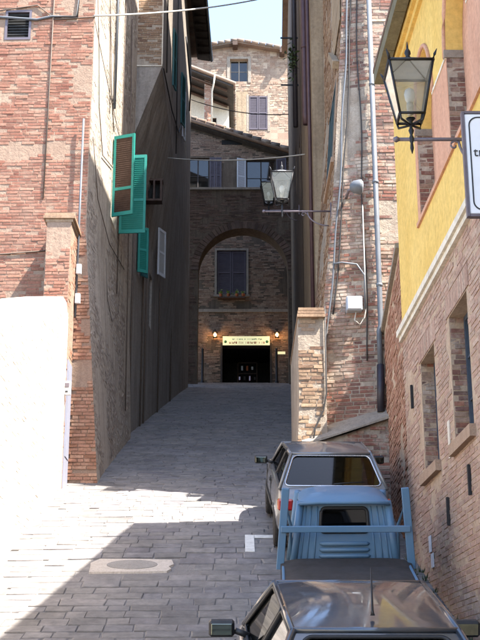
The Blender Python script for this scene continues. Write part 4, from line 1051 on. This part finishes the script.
Gb = thing('stone_gable_house', 'stone house with low gable and purple shutters against the sky', 'house', (0, 66, 24))
WGb = Wl((0, 66), (1, 0), -1)
gtop = lambda u: 38.8 - .19 * abs(u + .19)
gw = [(-.62, .5, 36.3, 37.85, .25), (.55, 1.68, 33.0, 35.3, .1)]
surface('wall', WGb, -6, 3.1, 24, gtop, M['stone_far'], Gb, gw, .4)
brickwork(Gb, WGb, -5, 3.1, 28.5, 39, M['stone_far'], lambda a, c, p, q: rects_skip(gw, .05)(a, c, p, q) or q > gtop((a + c) / 2) - .15 or ((a + c) / 2 < .4 and (p + q) / 2 < 35.6 and (a + c) / 2 > -.7), .32, .15, .02, .012, .006, .12, 55, name='stonework', part='stone', rag=.012)
mb = MB(); mb.quad((3.1, 66, 24), (3.1, 74, 24), (3.1, 74, 38.1), (3.1, 66, 38.1)); mb.build('side_wall', M['stone_far'], Gb)
core(Gb, -6, 2.9, 66.4, 74, 24, 37.6, M['plaster_tan'])
solo('plaster_strip', M['plaster_tan'], lambda b: WGb.box(b, -.7, .5, 30, 35.6, .0, .02), Gb)
window(Gb, WGb, *gw[0], M['concrete'], 2, 2); window(Gb, WGb, *gw[1], M['dark_wood'], 2, 2)
flat_shutters(Gb, WGb, .56, 1.67, 33.02, 35.28, M['purple'], .0)
wbar('window_surround', WGb, [(-.8, -.62, 36.2, 38.0, .0, .05), (.5, .68, 36.2, 38.0, .0, .05), (-.62, .5, 37.85, 38.0, .0, .05), (.4, .55, 32.9, 35.4, .0, .03), (1.68, 1.83, 32.9, 35.4, .0, .03)], M['concrete'], Gb)
for s in (-1, 1):
    xa, xb = (-.19, 3.4) if s > 0 else (-.19, -6.2)
    mb = MB(); mb.prism([(xa, 65.6, gtop(xa)), (xb, 65.6, gtop(xb)), (xb, 65.6, gtop(xb) + .14), (xa, 65.6, gtop(xa) + .14)], (0, 9, 0)); mb.build('roof', M['tile'], Gb)
    n = int(abs(xb - xa) / .4)
    for k in range(n):
        x = xa + (xb - xa) * k / n; x2 = xa + (xb - xa) * (k + .95) / n
        solo('verge_tile', M['tile'], lambda b: b.tube([(x, 65.6, gtop(x) + .16), (x2, 65.6, gtop(x2) + .19)], [.11, .13], 8), Gb)
for x in (-.3, 2.6): solo('beam_end', M['brown_wood'], lambda b: b.box((x, 65.7, gtop(x) - .16), (.3, .7, .26)), Gb)

# ------------------------------------------------------------------ cables across the lane
cable('overhead_cable', sag((-3.04, 21.97, 13.62), (1.74, 31.0, 20.1), .18, 18), .022, M['cable_white'], 'pale cable slung from the left brick house high across the lane')
cable('crossing_cable', sag((-2.1, 32.0, 15.1), (1.7, 28.6, 13.6), .12), .016, M['cable_white'], 'thin pale cable crossing the lane level with the hanging lanterns')
cable('far_cable', sag((-2.1, 46.5, 24.7), (2.1, 46.5, 24.0), .25), .02, M['cable'], 'thin dark cable in front of the shop roof')
# ------------------------------------------------------------------ street lanterns
def make_lantern(label, wall_pt, arm, size, tip=.12, yaw=0):
    """origin at the wall plate; the arm runs along -x; lantern stands on the arm"""
    t = thing('street_lantern', label, 'lantern', wall_pt, Matrix.Rotation(yaw, 3, 'Z'), 'iron wall lanterns over the lane')
    s = size; lx = -arm + tip
    hb, ht, z0, z1 = .125 * s, .225 * s, .24 * s, .8 * s
    b = MB(); b.tube([(0, 0, 0), (-arm, 0, 0)], .02 * s, 8); b.lathe([(.012, 0), (.035, .03), (.012, .07), (.0, .09)], (-arm, 0, 0), 8, 'x') if False else None
    b.lathe([(.02 * s, -.06 * s), (.035 * s, -.03 * s), (.02 * s, 0)], (-arm + .0, 0, 0), 8, 'x')
    b.box((.0, 0, 0), (.03, .1, .3)); b.build('arm', M['iron_grey'], t, True)
    sc_ = [(-.05 + -.32 * arm * math.sin(k / 10 * 1.5), 0, -.32 * s * math.cos(k / 10 * 1.5)) for k in range(11)]
    b = MB(); b.tube(sc_, .014 * s, 6); b.tube([(-.42 * arm + .06 * s * math.cos(a * .5) * (1 - a / 16), 0, -.07 * s + .06 * s * math.sin(a * .5) * (1 - a / 16)) for a in range(14)], .01 * s, 6); b.build('scroll', M['iron_grey'], t, True)
    b = MB(); b.lathe([(.004, -.16 * s), (.02 * s, -.1 * s), (.014 * s, -.04 * s), (.032 * s, 0), (.014 * s, .05 * s), (.03 * s, .1 * s), (.016 * s, .13 * s), (.02 * s, .2 * s), (.05 * s, .235 * s)], (lx, 0, 0), 10)
    b.build('stem', M['iron'], t, True)
    b = MB()
    cs = [(-1, -1), (1, -1), (1, 1), (-1, 1)]
    for k in range(4):
        a, c = cs[k], cs[(k + 1) % 4]
        b.tube([(lx + a[0] * hb, a[1] * hb, z0), (lx + a[0] * ht, a[1] * ht, z1)], .013 * s, 4)
        b.tube([(lx + a[0] * hb, a[1] * hb, z0), (lx + c[0] * hb, c[1] * hb, z0)], .016 * s, 4)
        b.tube([(lx + a[0] * ht, a[1] * ht, z1), (lx + c[0] * ht, c[1] * ht, z1)], .018 * s, 4)
        b.tube([(lx + a[0] * ht, a[1] * ht, z1), (lx, 0, z1 + .14 * s)], .011 * s, 4)
        b.tube([(lx + a[0] * hb, a[1] * hb, z0), (lx + a[0] * hb * .9, a[1] * hb * .9, z0 - .06 * s), (lx, 0, z0 - .08 * s)], .013 * s, 5)
        b.tube([(lx + a[0] * ht, a[1] * ht, z1), (lx + a[0] * ht * 1.06, a[1] * ht * 1.06, z1 + .05 * s), (lx + a[0] * ht * 1.16, a[1] * ht * 1.16, z1 + .1 * s)], [.018 * s, .016 * s, .003], 5)
    b.build('frame', M['iron'], t, True)
    b = MB(); b.lathe([(.05 * s, 0), (.02 * s, .04 * s), (.035 * s, .07 * s), (.03 * s, .1 * s), (.012 * s, .13 * s), (.012 * s, .15 * s), (.003, .21 * s)], (lx, 0, z1 + .12 * s), 8); b.build('finial', M['iron'], t, True)
    for k in range(4):
        a, c = cs[k], cs[(k + 1) % 4]
        b = MB(); b.quad((lx + a[0] * hb, a[1] * hb, z0), (lx + c[0] * hb, c[1] * hb, z0), (lx + c[0] * ht, c[1] * ht, z1), (lx + a[0] * ht, a[1] * ht, z1)); b.build('pane', M['glass_lamp'], t, True)
    b = MB()
    for k in range(4):
        a, c = cs[k], cs[(k + 1) % 4]
        b.add([(lx + a[0] * ht, a[1] * ht, z1), (lx + c[0] * ht, c[1] * ht, z1), (lx, 0, z1 + .14 * s)], [(0, 1, 2)])
    b.build('cover', M['white_box'], t, True)
    b = MB(); b.lathe([(.01, .03 * s), (.03 * s, .04 * s), (.04 * s, .12 * s), (.035 * s, .17 * s)], (lx, 0, z0), 10); b.build('socket', M['cream'], t, True)
    b = MB(); b.lathe([(.028 * s, 0), (.05 * s, .05 * s), (.058 * s, .1 * s), (.045 * s, .15 * s), (.01 * s, .175 * s)], (lx, 0, z0 + .17 * s), 12); b.build('bulb', M['bulb'], t, True)
    return t
make_lantern('large black iron lantern on a scrolled arm, nearest, on the yellow house', (2.47, 10.6, 5.2), .92, .95)
make_lantern('middle lantern, on a long arm from the tall brick house corner', (1.62, 19.75, 8.28), 1.17, .86, .3)
make_lantern('small far lantern, partly behind the middle lantern', (1.72, 32.4, 13.62), 1.0, 1.0)

# ------------------------------------------------------------------ projecting white sign
sn = thing('hanging_sign', 'white rounded sign board with dark border and letters tr, at the right edge', 'sign', (2.1, 8.15, 3.5))
x0, x1, z0, z1, ysn = 1.685, 2.42, 3.39, 4.2, 8.15
solo('board', M['sign_white'], lambda b: b.box(((x0 + x1) / 2, ysn, (z0 + z1) / 2), (x1 - x0, .04, z1 - z0), None, .006), sn)
def rrect(x0, x1, z0, z1, r, n=6):
    o = []
    for cx, cz, a0 in ((x1 - r, z1 - r, 0), (x0 + r, z1 - r, 90), (x0 + r, z0 + r, 180), (x1 - r, z0 + r, 270)):
        for k in range(n + 1):
            a = rad(a0 + 90 * k / n); o.append((cx + r * math.cos(a), cz + r * math.sin(a)))
    return o
ro, ri = rrect(x0 + .025, x1 - .025, z0 + .025, z1 - .025, .07), rrect(x0 + .036, x1 - .036, z0 + .036, z1 - .036, .06)
b = MB(); n = len(ro); yf = ysn - .0225
b.add([(p[0], yf, p[1]) for p in ro] + [(p[0], yf, p[1]) for p in ri], [(i, (i + 1) % n, n + (i + 1) % n, n + i) for i in range(n)]); b.build('border', M['sign_ink'], sn)
solo('edge', M['iron_grey'], lambda b: [b.box((x0 - .012, ysn, (z0 + z1) / 2), (.02, .05, z1 - z0 + .04)), b.box(((x0 + x1) / 2, ysn, z0 - .012), (x1 - x0, .05, .02)), b.box(((x0 + x1) / 2, ysn, z1 + .012), (x1 - x0, .05, .02))], sn)
solo('bracket', M['iron'], lambda b: [b.box((2.47, ysn, 3.65), (.16, .04, .04)), b.box((2.47, ysn, 4.1), (.16, .04, .04))], sn)
fc = bpy.data.curves.new('lettering', 'FONT'); fc.body = 'tr'; fc.size = .105; fc.extrude = .002
fo = bpy.data.objects.new('lettering', fc); COL.objects.link(fo); dg = bpy.context.evaluated_depsgraph_get(); dg.update()
me = bpy.data.meshes.new_from_object(fo.evaluated_get(dg)); bpy.data.objects.remove(fo)
me.materials.clear(); me.materials.append(M['sign_ink'])
o = bpy.data.objects.new('lettering', me); o.matrix_world = Matrix.Translation((x0 + .05, ysn - .0235, 3.85)) @ Matrix.Rotation(math.pi / 2, 4, 'X'); link(o, sn)

# ------------------------------------------------------------------ vehicles
def panel(A, B, C, D, ml, mr, mb_, mt, r, n=5):
    """ring of bodywork A,B,C,D (bl,br,tr,tl) around a rounded window; returns faces data and the inner loop"""
    A, B, C, D = map(Vector, (A, B, C, D))
    w = ((B - A).length + (C - D).length) / 2; h = ((D - A).length + (C - B).length) / 2
    def bl(u, v): return (A * (1 - u) + B * u) * (1 - v) + (D * (1 - u) + C * u) * v
    u0, u1, v0, v1 = ml / w, 1 - mr / w, mb_ / h, 1 - mt / h; ru, rv = r / w, r / h
    inn = []; out = []
    for cu, cv, a0, oc in ((u1 - ru, v1 - rv, 0, (1, 1)), (u0 + ru, v1 - rv, 90, (0, 1)), (u0 + ru, v0 + rv, 180, (0, 0)), (u1 - ru, v0 + rv, 270, (1, 0))):
        for k in range(n + 1):
            a = rad(a0 + 90 * k / n); inn.append(bl(cu + ru * math.cos(a), cv + rv * math.sin(a))); out.append(bl(*oc))
    return inn, out
def add_panel(mb, inn, out, depth_n):
    n = len(inn)
    mb.add(out + inn + [p - depth_n * .03 for p in inn], [(i, (i + 1) % n, n + (i + 1) % n, n + i) for i in range(n)] + [(n + i, n + (i + 1) % n, 2 * n + (i + 1) % n, 2 * n + i) for i in range(n)])

def wheel(t, x, y, r, w, rim=True):
    s = 1 if x > 0 else -1
    o = solo('wheel', M['rubber'], lambda b: b.lathe([(r * .62, -w / 2), (r * .93, -w / 2), (r, -w / 2 + .03), (r, w / 2 - .03), (r * .93, w / 2), (r * .62, w / 2)], (x, y, r), 28, 'x'), t, True)
    solo('rim', M['rim'], lambda b: b.lathe([(r * .63, 0), (r * .6, s * .02), (r * .5, s * -.01), (r * .2, s * .015), (.02, s * .02)], (x + s * (w / 2 - .02), y, r), 20, 'x'), o, True)

def place(name, label, cat, x, y, yaw=0.0262, group=None, lift=.0):
    sl_ = math.atan(gs(y)); rot = Matrix.Rotation(yaw, 3, 'Z') @ Matrix.Rotation(sl_, 3, 'X')
    return thing(name, label, cat, (x, y, gz(y) + lift), rot, group)

def smooth_body(t, grid_sections, m, cuts, name='body'):
    """loft of half sections, mirrored, subdivided, wheel wells cut"""
    bm = bmesh.new(); rows = []
    for (y, pts) in grid_sections:
        full = [(-x, z) for x, z in reversed(pts) if x > 1e-6] + [(x, z) for x, z in pts]
        rows.append([bm.verts.new((x, y, z)) for x, z in full])
    n = len(rows[0])
    for a, c in zip(rows, rows[1:]):
        for k in range(n - 1): bm.faces.new((a[k], a[k + 1], c[k + 1], c[k]))
        bm.faces.new((a[n - 1], a[0], c[0], c[n - 1]))
    bm.faces.new(rows[0]); bm.faces.new(rows[-1][::-1])
    bmesh.ops.recalc_face_normals(bm, faces=bm.faces)
    me = bpy.data.meshes.new(name); bm.to_mesh(me); bm.free()
    o = bpy.data.objects.new(name, me); COL.objects.link(o)
    md = o.modifiers.new('s', 'SUBSURF'); md.levels = 2; md.render_levels = 2
    cs = []
    for (y, z, r) in cuts:
        c = MB(); c.lathe([(r, -1.2), (r, 1.2)], (0, y, z), 32, 'x'); co = c.build('cut', m); cs.append(co)
        md = o.modifiers.new('b', 'BOOLEAN'); md.operation = 'DIFFERENCE'; md.object = co; md.solver = 'EXACT'
    dg = bpy.context.evaluated_depsgraph_get(); dg.update()
    me2 = bpy.data.meshes.new_from_object(o.evaluated_get(dg)); o.modifiers.clear(); o.data = me2; me2.name = name
    for c in cs: bpy.data.objects.remove(c)
    me2.materials.clear(); me2.materials.append(m)
    me2.polygons.foreach_set('use_smooth', [True] * len(me2.polygons))
    o.parent = t; WM[o.name] = Matrix.Identity(4); return o

def sect(w, zb, zm, zt, cr=.03, tuck=.93):
    return [(0, zb), (w * .8, zb), (w * .95, zb + .05), (w, zm), (w * .995, zm + (zt - zm) * .5), (w * .965, zt - .03), (w * tuck, zt), (w * .6, zt + cr * .7), (0, zt + cr)]

def car(t, P):
    """P: dims of a small car, y forward, origin on the ground under its middle"""
    pm = P['paint']; hw = P['w'] / 2; bz = P['belt']; rz = P['roof']; yr, yf = P['tail'], P['nose']
    zb = .2
    S = [(yr, sect(hw * .86, .32, .48, bz - .18)), (yr + .02, sect(hw * .9, .28, .48, bz - .12)), (yr + .1, sect(hw * .97, .24, .5, bz - .02)), (yr + .35, sect(hw, zb, .52, bz)), (yr + .9, sect(hw, zb, .54, bz)), (0, sect(hw, zb, .54, bz)),
         (P['cowl'] - .2, sect(hw, zb, .54, bz)), (P['cowl'] + .05, sect(hw * .99, zb, .54, bz - .01)), ((P['cowl'] + yf) / 2, sect(hw * .98, zb, .52, bz - .07)), (yf - .15, sect(hw * .94, .24, .48, bz - .16)), (yf - .03, sect(hw * .88, .28, .46, bz - .24)), (yf, sect(hw * .84, .32, .45, bz - .3))]
    smooth_body(t, S, pm, [(P['rw'], .28, .33), (P['fw'], .28, .33)])
    for y in (P['rw'], P['fw']):
        for s in (-1, 1): wheel(t, s * (hw - .1), y, .28, .17)
    # greenhouse
    wb, wt = hw * .925, P['roofw'] / 2
    b0, b1, r0, r1 = P['gr0'], P['gf0'], P['gr1'], P['gf1']   # rear/front at belt, rear/front at roof
    zb2 = bz - .02; zr = rz - .06
    RL, RR, FL, FR = Vector((-wb, b0, zb2)), Vector((wb, b0, zb2)), Vector((-wb * .97, b1, zb2)), Vector((wb * .97, b1, zb2))
    rl, rr_, fl_, fr_ = Vector((-wt * .94, r0, zr - P.get('rdrop', .03))), Vector((wt * .94, r0, zr - P.get('rdrop', .03))), Vector((-wt, r1, zr - P.get('fdrop', 0))), Vector((wt, r1, zr - P.get('fdrop', 0)))
    shell = MB(); panes = []
    def wall_(A, B, C, D, m, lab):
        A, B, C, D = map(Vector, (A, B, C, D)); nrm = (B - A).cross(D - A).normalized()
        if nrm.dot((A + B + C + D) / 4 - Vector((0, (b0 + b1) / 2, bz))) < 0: nrm = -nrm
        inn, out = panel(A, B, C, D, *m); add_panel(shell, inn, out, nrm); panes.append((inn, nrm, lab))
    wall_(RL, RR, rr_, rl, P.get('rearm', (.1, .1, .07, .05, .06)), 'rear_window')
    wall_(FR, FL, fl_, fr_, (.09, .09, .05, .05, .06), 'windscreen')
    q = P.get('bp', .5)
    for s, (R_, F_, r_, f_) in ((-1, (RL, FL, rl, fl_)), (1, (RR, FR, rr_, fr_))):
        Mb_, Mt = R_.lerp(F_, q), r_.lerp(f_, q - .04)
        wall_(R_, Mb_, Mt, r_, (.1, .03, .03, .04, .05), 'side_window'); wall_(Mb_, F_, f_, Mt, (.03, .07, .03, .04, .05), 'side_window')
    sh_ = shell.build('cabin_frame', pm, t, True)
    for inn, nrm, lab in panes:
        n = len(inn)
        b = MB(); b.add([p - nrm * .012 for p in inn], [tuple(range(n))]); po = b.build(lab, M['glass_car'], t, True)
        b = MB(); b.tube([p + nrm * .001 for p in inn], P.get('seal', .012) if lab != 'rear_window' else .013, 5, True); b.build('seal', M['trim'] if lab != 'rear_window' else P.get('sealm', M['trim']), po, True)
    # roof skin, crowned
    b = MB(); nu, nv = 14, 12
    for j in range(nv + 1):
        v = j / nv; L_ = rl.lerp(fl_, v); R2 = rr_.lerp(fr_, v)
        for i in range(nu + 1):
            u = i / nu; p = L_.lerp(R2, u); e = (1 - (2 * u - 1) ** 2) * (1 - (2 * v - 1) ** 2 * .8)
            p.z += .006 + .06 * e
            b.v.append(tuple(p))
    for j in range(nv):
        for i in range(nu): b.f.append((j * (nu + 1) + i, j * (nu + 1) + i + 1, (j + 1) * (nu + 1) + i + 1, (j + 1) * (nu + 1) + i)); b.sm.append(True)
    rf = b.build('roof', P.get('roofp', pm), t, True)
    for s, a, c in ((-1, rl, fl_), (1, rr_, fr_)):
        b = MB(); b.tube([a + Vector((s * .004, -.01, 0)), a.lerp(c, .3) + Vector((s * .006, 0, .004)), c + Vector((0, .02, 0))], .02, 8); b.build('gutter', P.get('gut', pm), rf, True)
    for A_, C_ in ((RL, rl), (RR, rr_), (FL, fl_), (FR, fr_)):
        b = MB(); b.tube([A_, C_], .024, 8); b.build('pillar', pm, t, True)
    b = MB(); b.tube([rl, rr_], .02, 8); b.build('roof_edge', pm, rf, True); b = MB(); b.tube([fl_, fr_], .02, 8); b.build('roof_edge', pm, rf, True)
    # inside
    solo('dark_cabin_slab', M['black'], lambda b: b.box((0, (b0 + b1) / 2, bz + .012), (wb * 1.86, b1 - b0 - .1, .02)), t, True)  # black slab over the body deck, its colour standing in for a dark interior
    for x in (-.36, .36):
        so_ = solo('seat', M['seat'], lambda b: b.box((x, P['seat'], bz + .1), (.46, .14, .3), Matrix.Rotation(rad(12), 3, 'X'), .05), t, True)
        solo('headrest', M['seat'], lambda b: b.box((x, P['seat'] - .06, bz + .33), (.25, .09, .15), Matrix.Rotation(rad(12), 3, 'X'), .04), so_, True)
    solo('rear_seat', M['seat'], lambda b: b.box((0, b0 + .62, bz + .06), (1.15, .12, .18), None, .05), t, True)
    # details
    solo('rear_bumper', P.get('bump', M['trim']), lambda b: b.box((0, yr - .02, .42), (hw * 1.86, .16, .17), None, .05), t, True)
    solo('front_bumper', P.get('bump', M['trim']), lambda b: b.box((0, yf + .01, .4), (hw * 1.8, .16, .17), None, .05), t, True)
    for s in (-1, 1):
        lt = solo('tail_light', M['red_lens'], lambda b: b.box((s * (hw - .13), yr + .03, bz - .2), (.2, .1, .15), None, .02), t, True)
        solo('indicator', M['amber_lens'], lambda b: b.box((s * (hw - .06), yr + .055, bz - .2), (.07, .1, .145), None, .02), lt, True)
        solo('headlight', M['clear_lens'], lambda b: b.box((s * (hw - .22), yf - .04, bz - .25), (.28, .1, .13), None, .02), t, True)
        b = MB(); b.box((s * (hw + .004), P['rw'] + (P['fw'] - P['rw']) / 2 + .05, .5), (.015, 1.5, .05), None, .004); b.build('rub_strip', M['trim'], t, True)
        for y in (P['fw'] - .5, P['fw'] - 1.55):
            b = MB(); b.box((s * (hw - .006), y, .55), (.012, .008, .62)); b.build('door_gap', M['black'], t, True)
        b = MB(); b.box((s * (hw - .004), P['fw'] - 1.4, bz - .12), (.03, .14, .03), None, .008); b.build('door_handle', M['trim'], t, True)
        my = P['mir']; mx = s * (wb + .16)
        mo = solo('door_mirror', M['trim'], lambda b: b.box((mx, my, bz + .06), (.19, .09, .12), None, .018), t, True)
        solo('mirror_glass', M['mirror'], lambda b: b.box((mx, my - .052, bz + .06), (.15, .01, .082), None, .012), mo, True)
        solo('mirror_arm', M['trim'], lambda b: b.tube([(s * (wb - .04), my + .02, bz + .0), (s * (wb + .06), my, bz + .04)], .025, 6), mo, True)
    solo('number_plate', M['white_box'], lambda b: b.box((0, yr - .012, .58), (.5, .02, .11), None, .004), t, True)
    b = MB(); b.tube([(0, b0 - .01, bz + .05), (.12, b0 + .0, bz + .06), (.42, b0 + .02, bz + .075)], .009, 5); b.build('rear_wiper', M['trim'], t, True)

# silver hatchback, furthest
hx, hy = 1.2, 17.75
t1 = place('hatchback_car', 'silver grey hatchback, furthest uphill of the three parked vehicles', 'car', hx, hy, group='vehicles parked along the right wall')
car(t1, dict(paint=M['silver'], w=1.56, belt=.9, roof=1.39, tail=-1.78, nose=1.8, cowl=1.0, rw=-1.1, fw=1.2, roofw=1.16, gr0=-1.6, gf0=.85, gr1=-1.22, gf1=.08, fdrop=.06, bp=.47, seat=.0, mir=.5, rearm=(.045, .045, .05, .035, .07), sealm=M['chrome']))
# slate car, nearest
nx_, ny_ = .78, 8.9
t3 = place('dark_car', 'dark slate car, nearest of the parked vehicles, its shiny roof towards us', 'car', nx_, ny_, group='vehicles parked along the right wall')
car(t3, dict(paint=M['slate'], w=1.62, belt=.92, roof=1.42, tail=-1.95, nose=1.85, cowl=.95, rw=-1.2, fw=1.2, roofw=1.06, gr0=-1.6, gf0=1.05, gr1=-1.12, gf1=.3, bp=.5, seat=.05, mir=.55, rdrop=.02))
b = MB(); b.tube([(0, -.98, 1.4), (0, -.97, 1.43), (.01, -.82, 1.66)], [.016, .008, .004], 6); b.build('antenna', M['trim'], t3, True)

# ------------------------------------------------------------------ blue three-wheeled pickup
t2 = place('three_wheel_pickup', 'small blue three wheeled pickup with ribbed cab back, between the two cars', 'pickup', 1.15, 12.9, -.03, group='vehicles parked along the right wall')
BL = M['blue']
cy, ct = .92, 1.34        # cab back plane at foot, height
# back wall leans forward going up
bA, bB, bC, bD = Vector((-.6, cy, .42)), Vector((.6, cy, .42)), Vector((.485, cy + .1, ct - .08)), Vector((-.485, cy + .1, ct - .08))
def bl4(A, B, C, D, u, v): return (A * (1 - u) + B * u) * (1 - v) + (D * (1 - u) + C * u) * v
sA, sB = bl4(bA, bB, bC, bD, 0, .5), bl4(bA, bB, bC, bD, 1, .5)
sh = MB(); inn, out = panel(sA, sB, bC, bD, .25, .25, .08, .08, .05); add_panel(sh, inn, out, Vector((0, -1, 0)))
sh.quad(bA, bB, sB, sA)
fA, fB, fC, fD = Vector((-.6, cy + 1.3, .35)), Vector((.6, cy + 1.3, .35)), Vector((.5, cy + .9, ct - .1)), Vector((-.5, cy + .9, ct - .1))
for s, (p0, p1, p2, p3) in ((-1, (bA, fA, fD, bD)), (1, (bB, fB, fC, bC))):
    i2, o2 = panel(bl4(p0, p1, p2, p3, 0, .5), bl4(p0, p1, p2, p3, 1, .5), p2, p3, .12, .12, .04, .07, .07); add_panel(sh, i2, o2, Vector((s, 0, 0)))
    sh.quad(p0, p1, bl4(p0, p1, p2, p3, 1, .5), bl4(p0, p1, p2, p3, 0, .5))
    g_ = MB(); g_.add([p - Vector((s * .01, 0, 0)) for p in i2], [tuple(range(len(i2)))]); g_.build('side_window', M['glass_car'], t2, True)
i3, o3 = panel(bl4(fA, fB, fC, fD, 0, .5), bl4(fA, fB, fC, fD, 1, .5), fC, fD, .08, .08, .04, .06, .06); add_panel(sh, i3, o3, Vector((0, 1, 0)))
sh.quad(fA, fB, bl4(fA, fB, fC, fD, 1, .5), bl4(fA, fB, fC, fD, 0, .5))
g_ = MB(); g_.add([p - Vector((0, .01, 0)) for p in i3], [tuple(range(len(i3)))]); g_.build('windscreen', M['glass_car'], t2, True)
cab = sh.build('cab', BL, t2, True)
g_ = MB(); g_.add([p + Vector((0, .012, 0)) for p in inn], [tuple(range(len(inn)))]); rw_ = g_.build('rear_window', M['glass_car'], t2, True)
g_ = MB(); g_.tube([p - Vector((0, .004, 0)) for p in inn], .022, 6, True); g_.build('seal', M['trim'], rw_, True)
for A_, C_ in ((bA, bD), (bB, bC), (fA, fD), (fB, fC)):
    g_ = MB(); g_.tube([A_, C_], .045, 8); g_.build('cab_corner', BL, t2, True)
# roof shell overhanging the back
g_ = MB(); nu, nv = 16, 10
for j in range(nv + 1):
    v = j / nv
    for i in range(nu + 1):
        u = i / nu; x = (u - .5) * 1.04 * (1 - .06 * v); y = cy + .02 + v * .92
        e = (1 - abs(2 * u - 1) ** 4) ** .7 * (1 - abs(2 * v - 1) ** 4) ** .7
        g_.v.append((x, y, ct - .1 + .1 * e))
for j in range(nv):
    for i in range(nu): g_.f.append((j * (nu + 1) + i, j * (nu + 1) + i + 1, (j + 1) * (nu + 1) + i + 1, (j + 1) * (nu + 1) + i)); g_.sm.append(True)
g_.build('cab_roof', BL, t2, True)
g_ = MB(); g_.tube([(-.5, cy + .03, ct - .1), (-.3, cy + .01, ct - .085), (.3, cy + .01, ct - .085), (.5, cy + .03, ct - .1)], .022, 8); g_.build('roof_lip', BL, t2, True)
# pressed ribs under the window and creases beside it
for k in range(5):
    v = .44 - k * .08
    p0, p1 = bl4(bA, bB, bC, bD, .25, v), bl4(bA, bB, bC, bD, .75, v)
    g_ = MB(); g_.tube([p0, p0 + Vector((.03, -.016, 0)), p1 + Vector((-.03, -.016, 0)), p1], [.012, .026, .026, .012], 8); g_.build('rib', BL, t2, True)
for u in (.07, .13, .2, .8, .87, .93):
    g_ = MB(); g_.tube([bl4(bA, bB, bC, bD, u, .02), bl4(bA, bB, bC, bD, u, .93)], .010, 6); g_.build('crease', BL, t2, True)
# nose and mudguard, load bed with dark cover
g_ = MB(); g_.box((0, cy + 1.38, .55), (.9, .3, .5), None, .12); g_.build('nose', BL, t2, True)
for s in (-1, 1): solo('headlight', M['clear_lens'], lambda b: b.lathe([(.07, 0), (.085, .02), (.07, .05)], (s * .3, cy + 1.52, .62), 14, 'y'), t2, True)
y0b, y1b = -1.35, .82
g_ = MB(); g_.box((0, (y0b + y1b) / 2, .42), (1.36, y1b - y0b, .1)); g_.build('bed', BL, t2, True)
for s in (-1, 1):
    solo('bed_side', BL, lambda b: b.box((s * .69, (y0b + y1b) / 2, .52), (.03, y1b - y0b, .2), None, .006), t2, True)
    solo('mudguard', BL, lambda b: b.box((s * .56, -.55, .4), (.24, .75, .12), None, .05), t2, True)
solo('tailgate', BL, lambda b: b.box((0, y0b, .52), (1.4, .03, .2), None, .006), t2, True)
g_ = MB(); nu, nv = 18, 16
for j in range(nv + 1):
    for i in range(nu + 1):
        u, v = i / nu, j / nv; x = (u - .5) * 1.44; y = y0b - .03 + v * (y1b - y0b)
        e = 1 - abs(2 * u - 1) ** 6
        g_.v.append((x, y, .60 + .04 * e + .012 * noise.noise(Vector((x * 3, y * 3, 0))) + (.02 if v > .9 else 0)))
for j in range(nv):
    for i in range(nu): g_.f.append((j * (nu + 1) + i, j * (nu + 1) + i + 1, (j + 1) * (nu + 1) + i + 1, (j + 1) * (nu + 1) + i)); g_.sm.append(True)
o = g_.build('bed_cover', M['tarp'], t2, True); o['label'] = 'dark rubbery cover over the load bed'
# load frame
fy = .74
for s in (-1, 1):
    g_ = MB(); g_.box((0, 0, 0), (.085, .05, .9), Matrix.Rotation(rad(s * -4.5), 3, 'Y'), .006); o = g_.build('frame_post', BL, t2, True); o.location = (s * .69, fy, 1.0)
    solo('frame_brace', BL, lambda b: b.tube([(s * .69, fy + .02, 1.38), (s * .6, fy + .22, 1.0), (s * .6, fy + .2, .6)], .02, 6), t2, True)
solo('frame_bar', BL, lambda b: b.box((0, fy - .03, 1.0), (1.42, .04, .07), None, .006), t2, True)
for s in (-1, 1): wheel(t2, s * .56, -.55, .24, .14)
wheel(t2, 0.001, cy + 1.2, .22, .13)
solo('seat', M['seat'], lambda b: b.box((0, cy + .35, .95), (.9, .14, .4), None, .05), t2, True)

# ------------------------------------------------------------------ weeds at the foot of the right wall
rr = random.Random(12); mb = MB()
for k in range(26):
    u = 8.5 + 8 * rr.random() ** .8; p = WR.P(u, gz(u), .03 + abs(rr.gauss(0, .05)))
    for q in range(rr.randint(4, 11)):
        a = rr.uniform(0, 6.28); h_ = rr.uniform(.03, .1); d = Vector((math.cos(a), math.sin(a), 0)); c = p + d * rr.uniform(0, .05)
        e = Vector((-d.y, d.x, 0)) * .008
        mb.add([c - e, c + e, c + d * h_ * .5 + Vector((0, 0, h_)) ], [(0, 1, 2)])
o = mb.build('wall_weeds', M['leaf_dark'], recalc=False); tag(o, 'small green weeds along the foot of the right brick wall', 'weeds', kind='stuff')
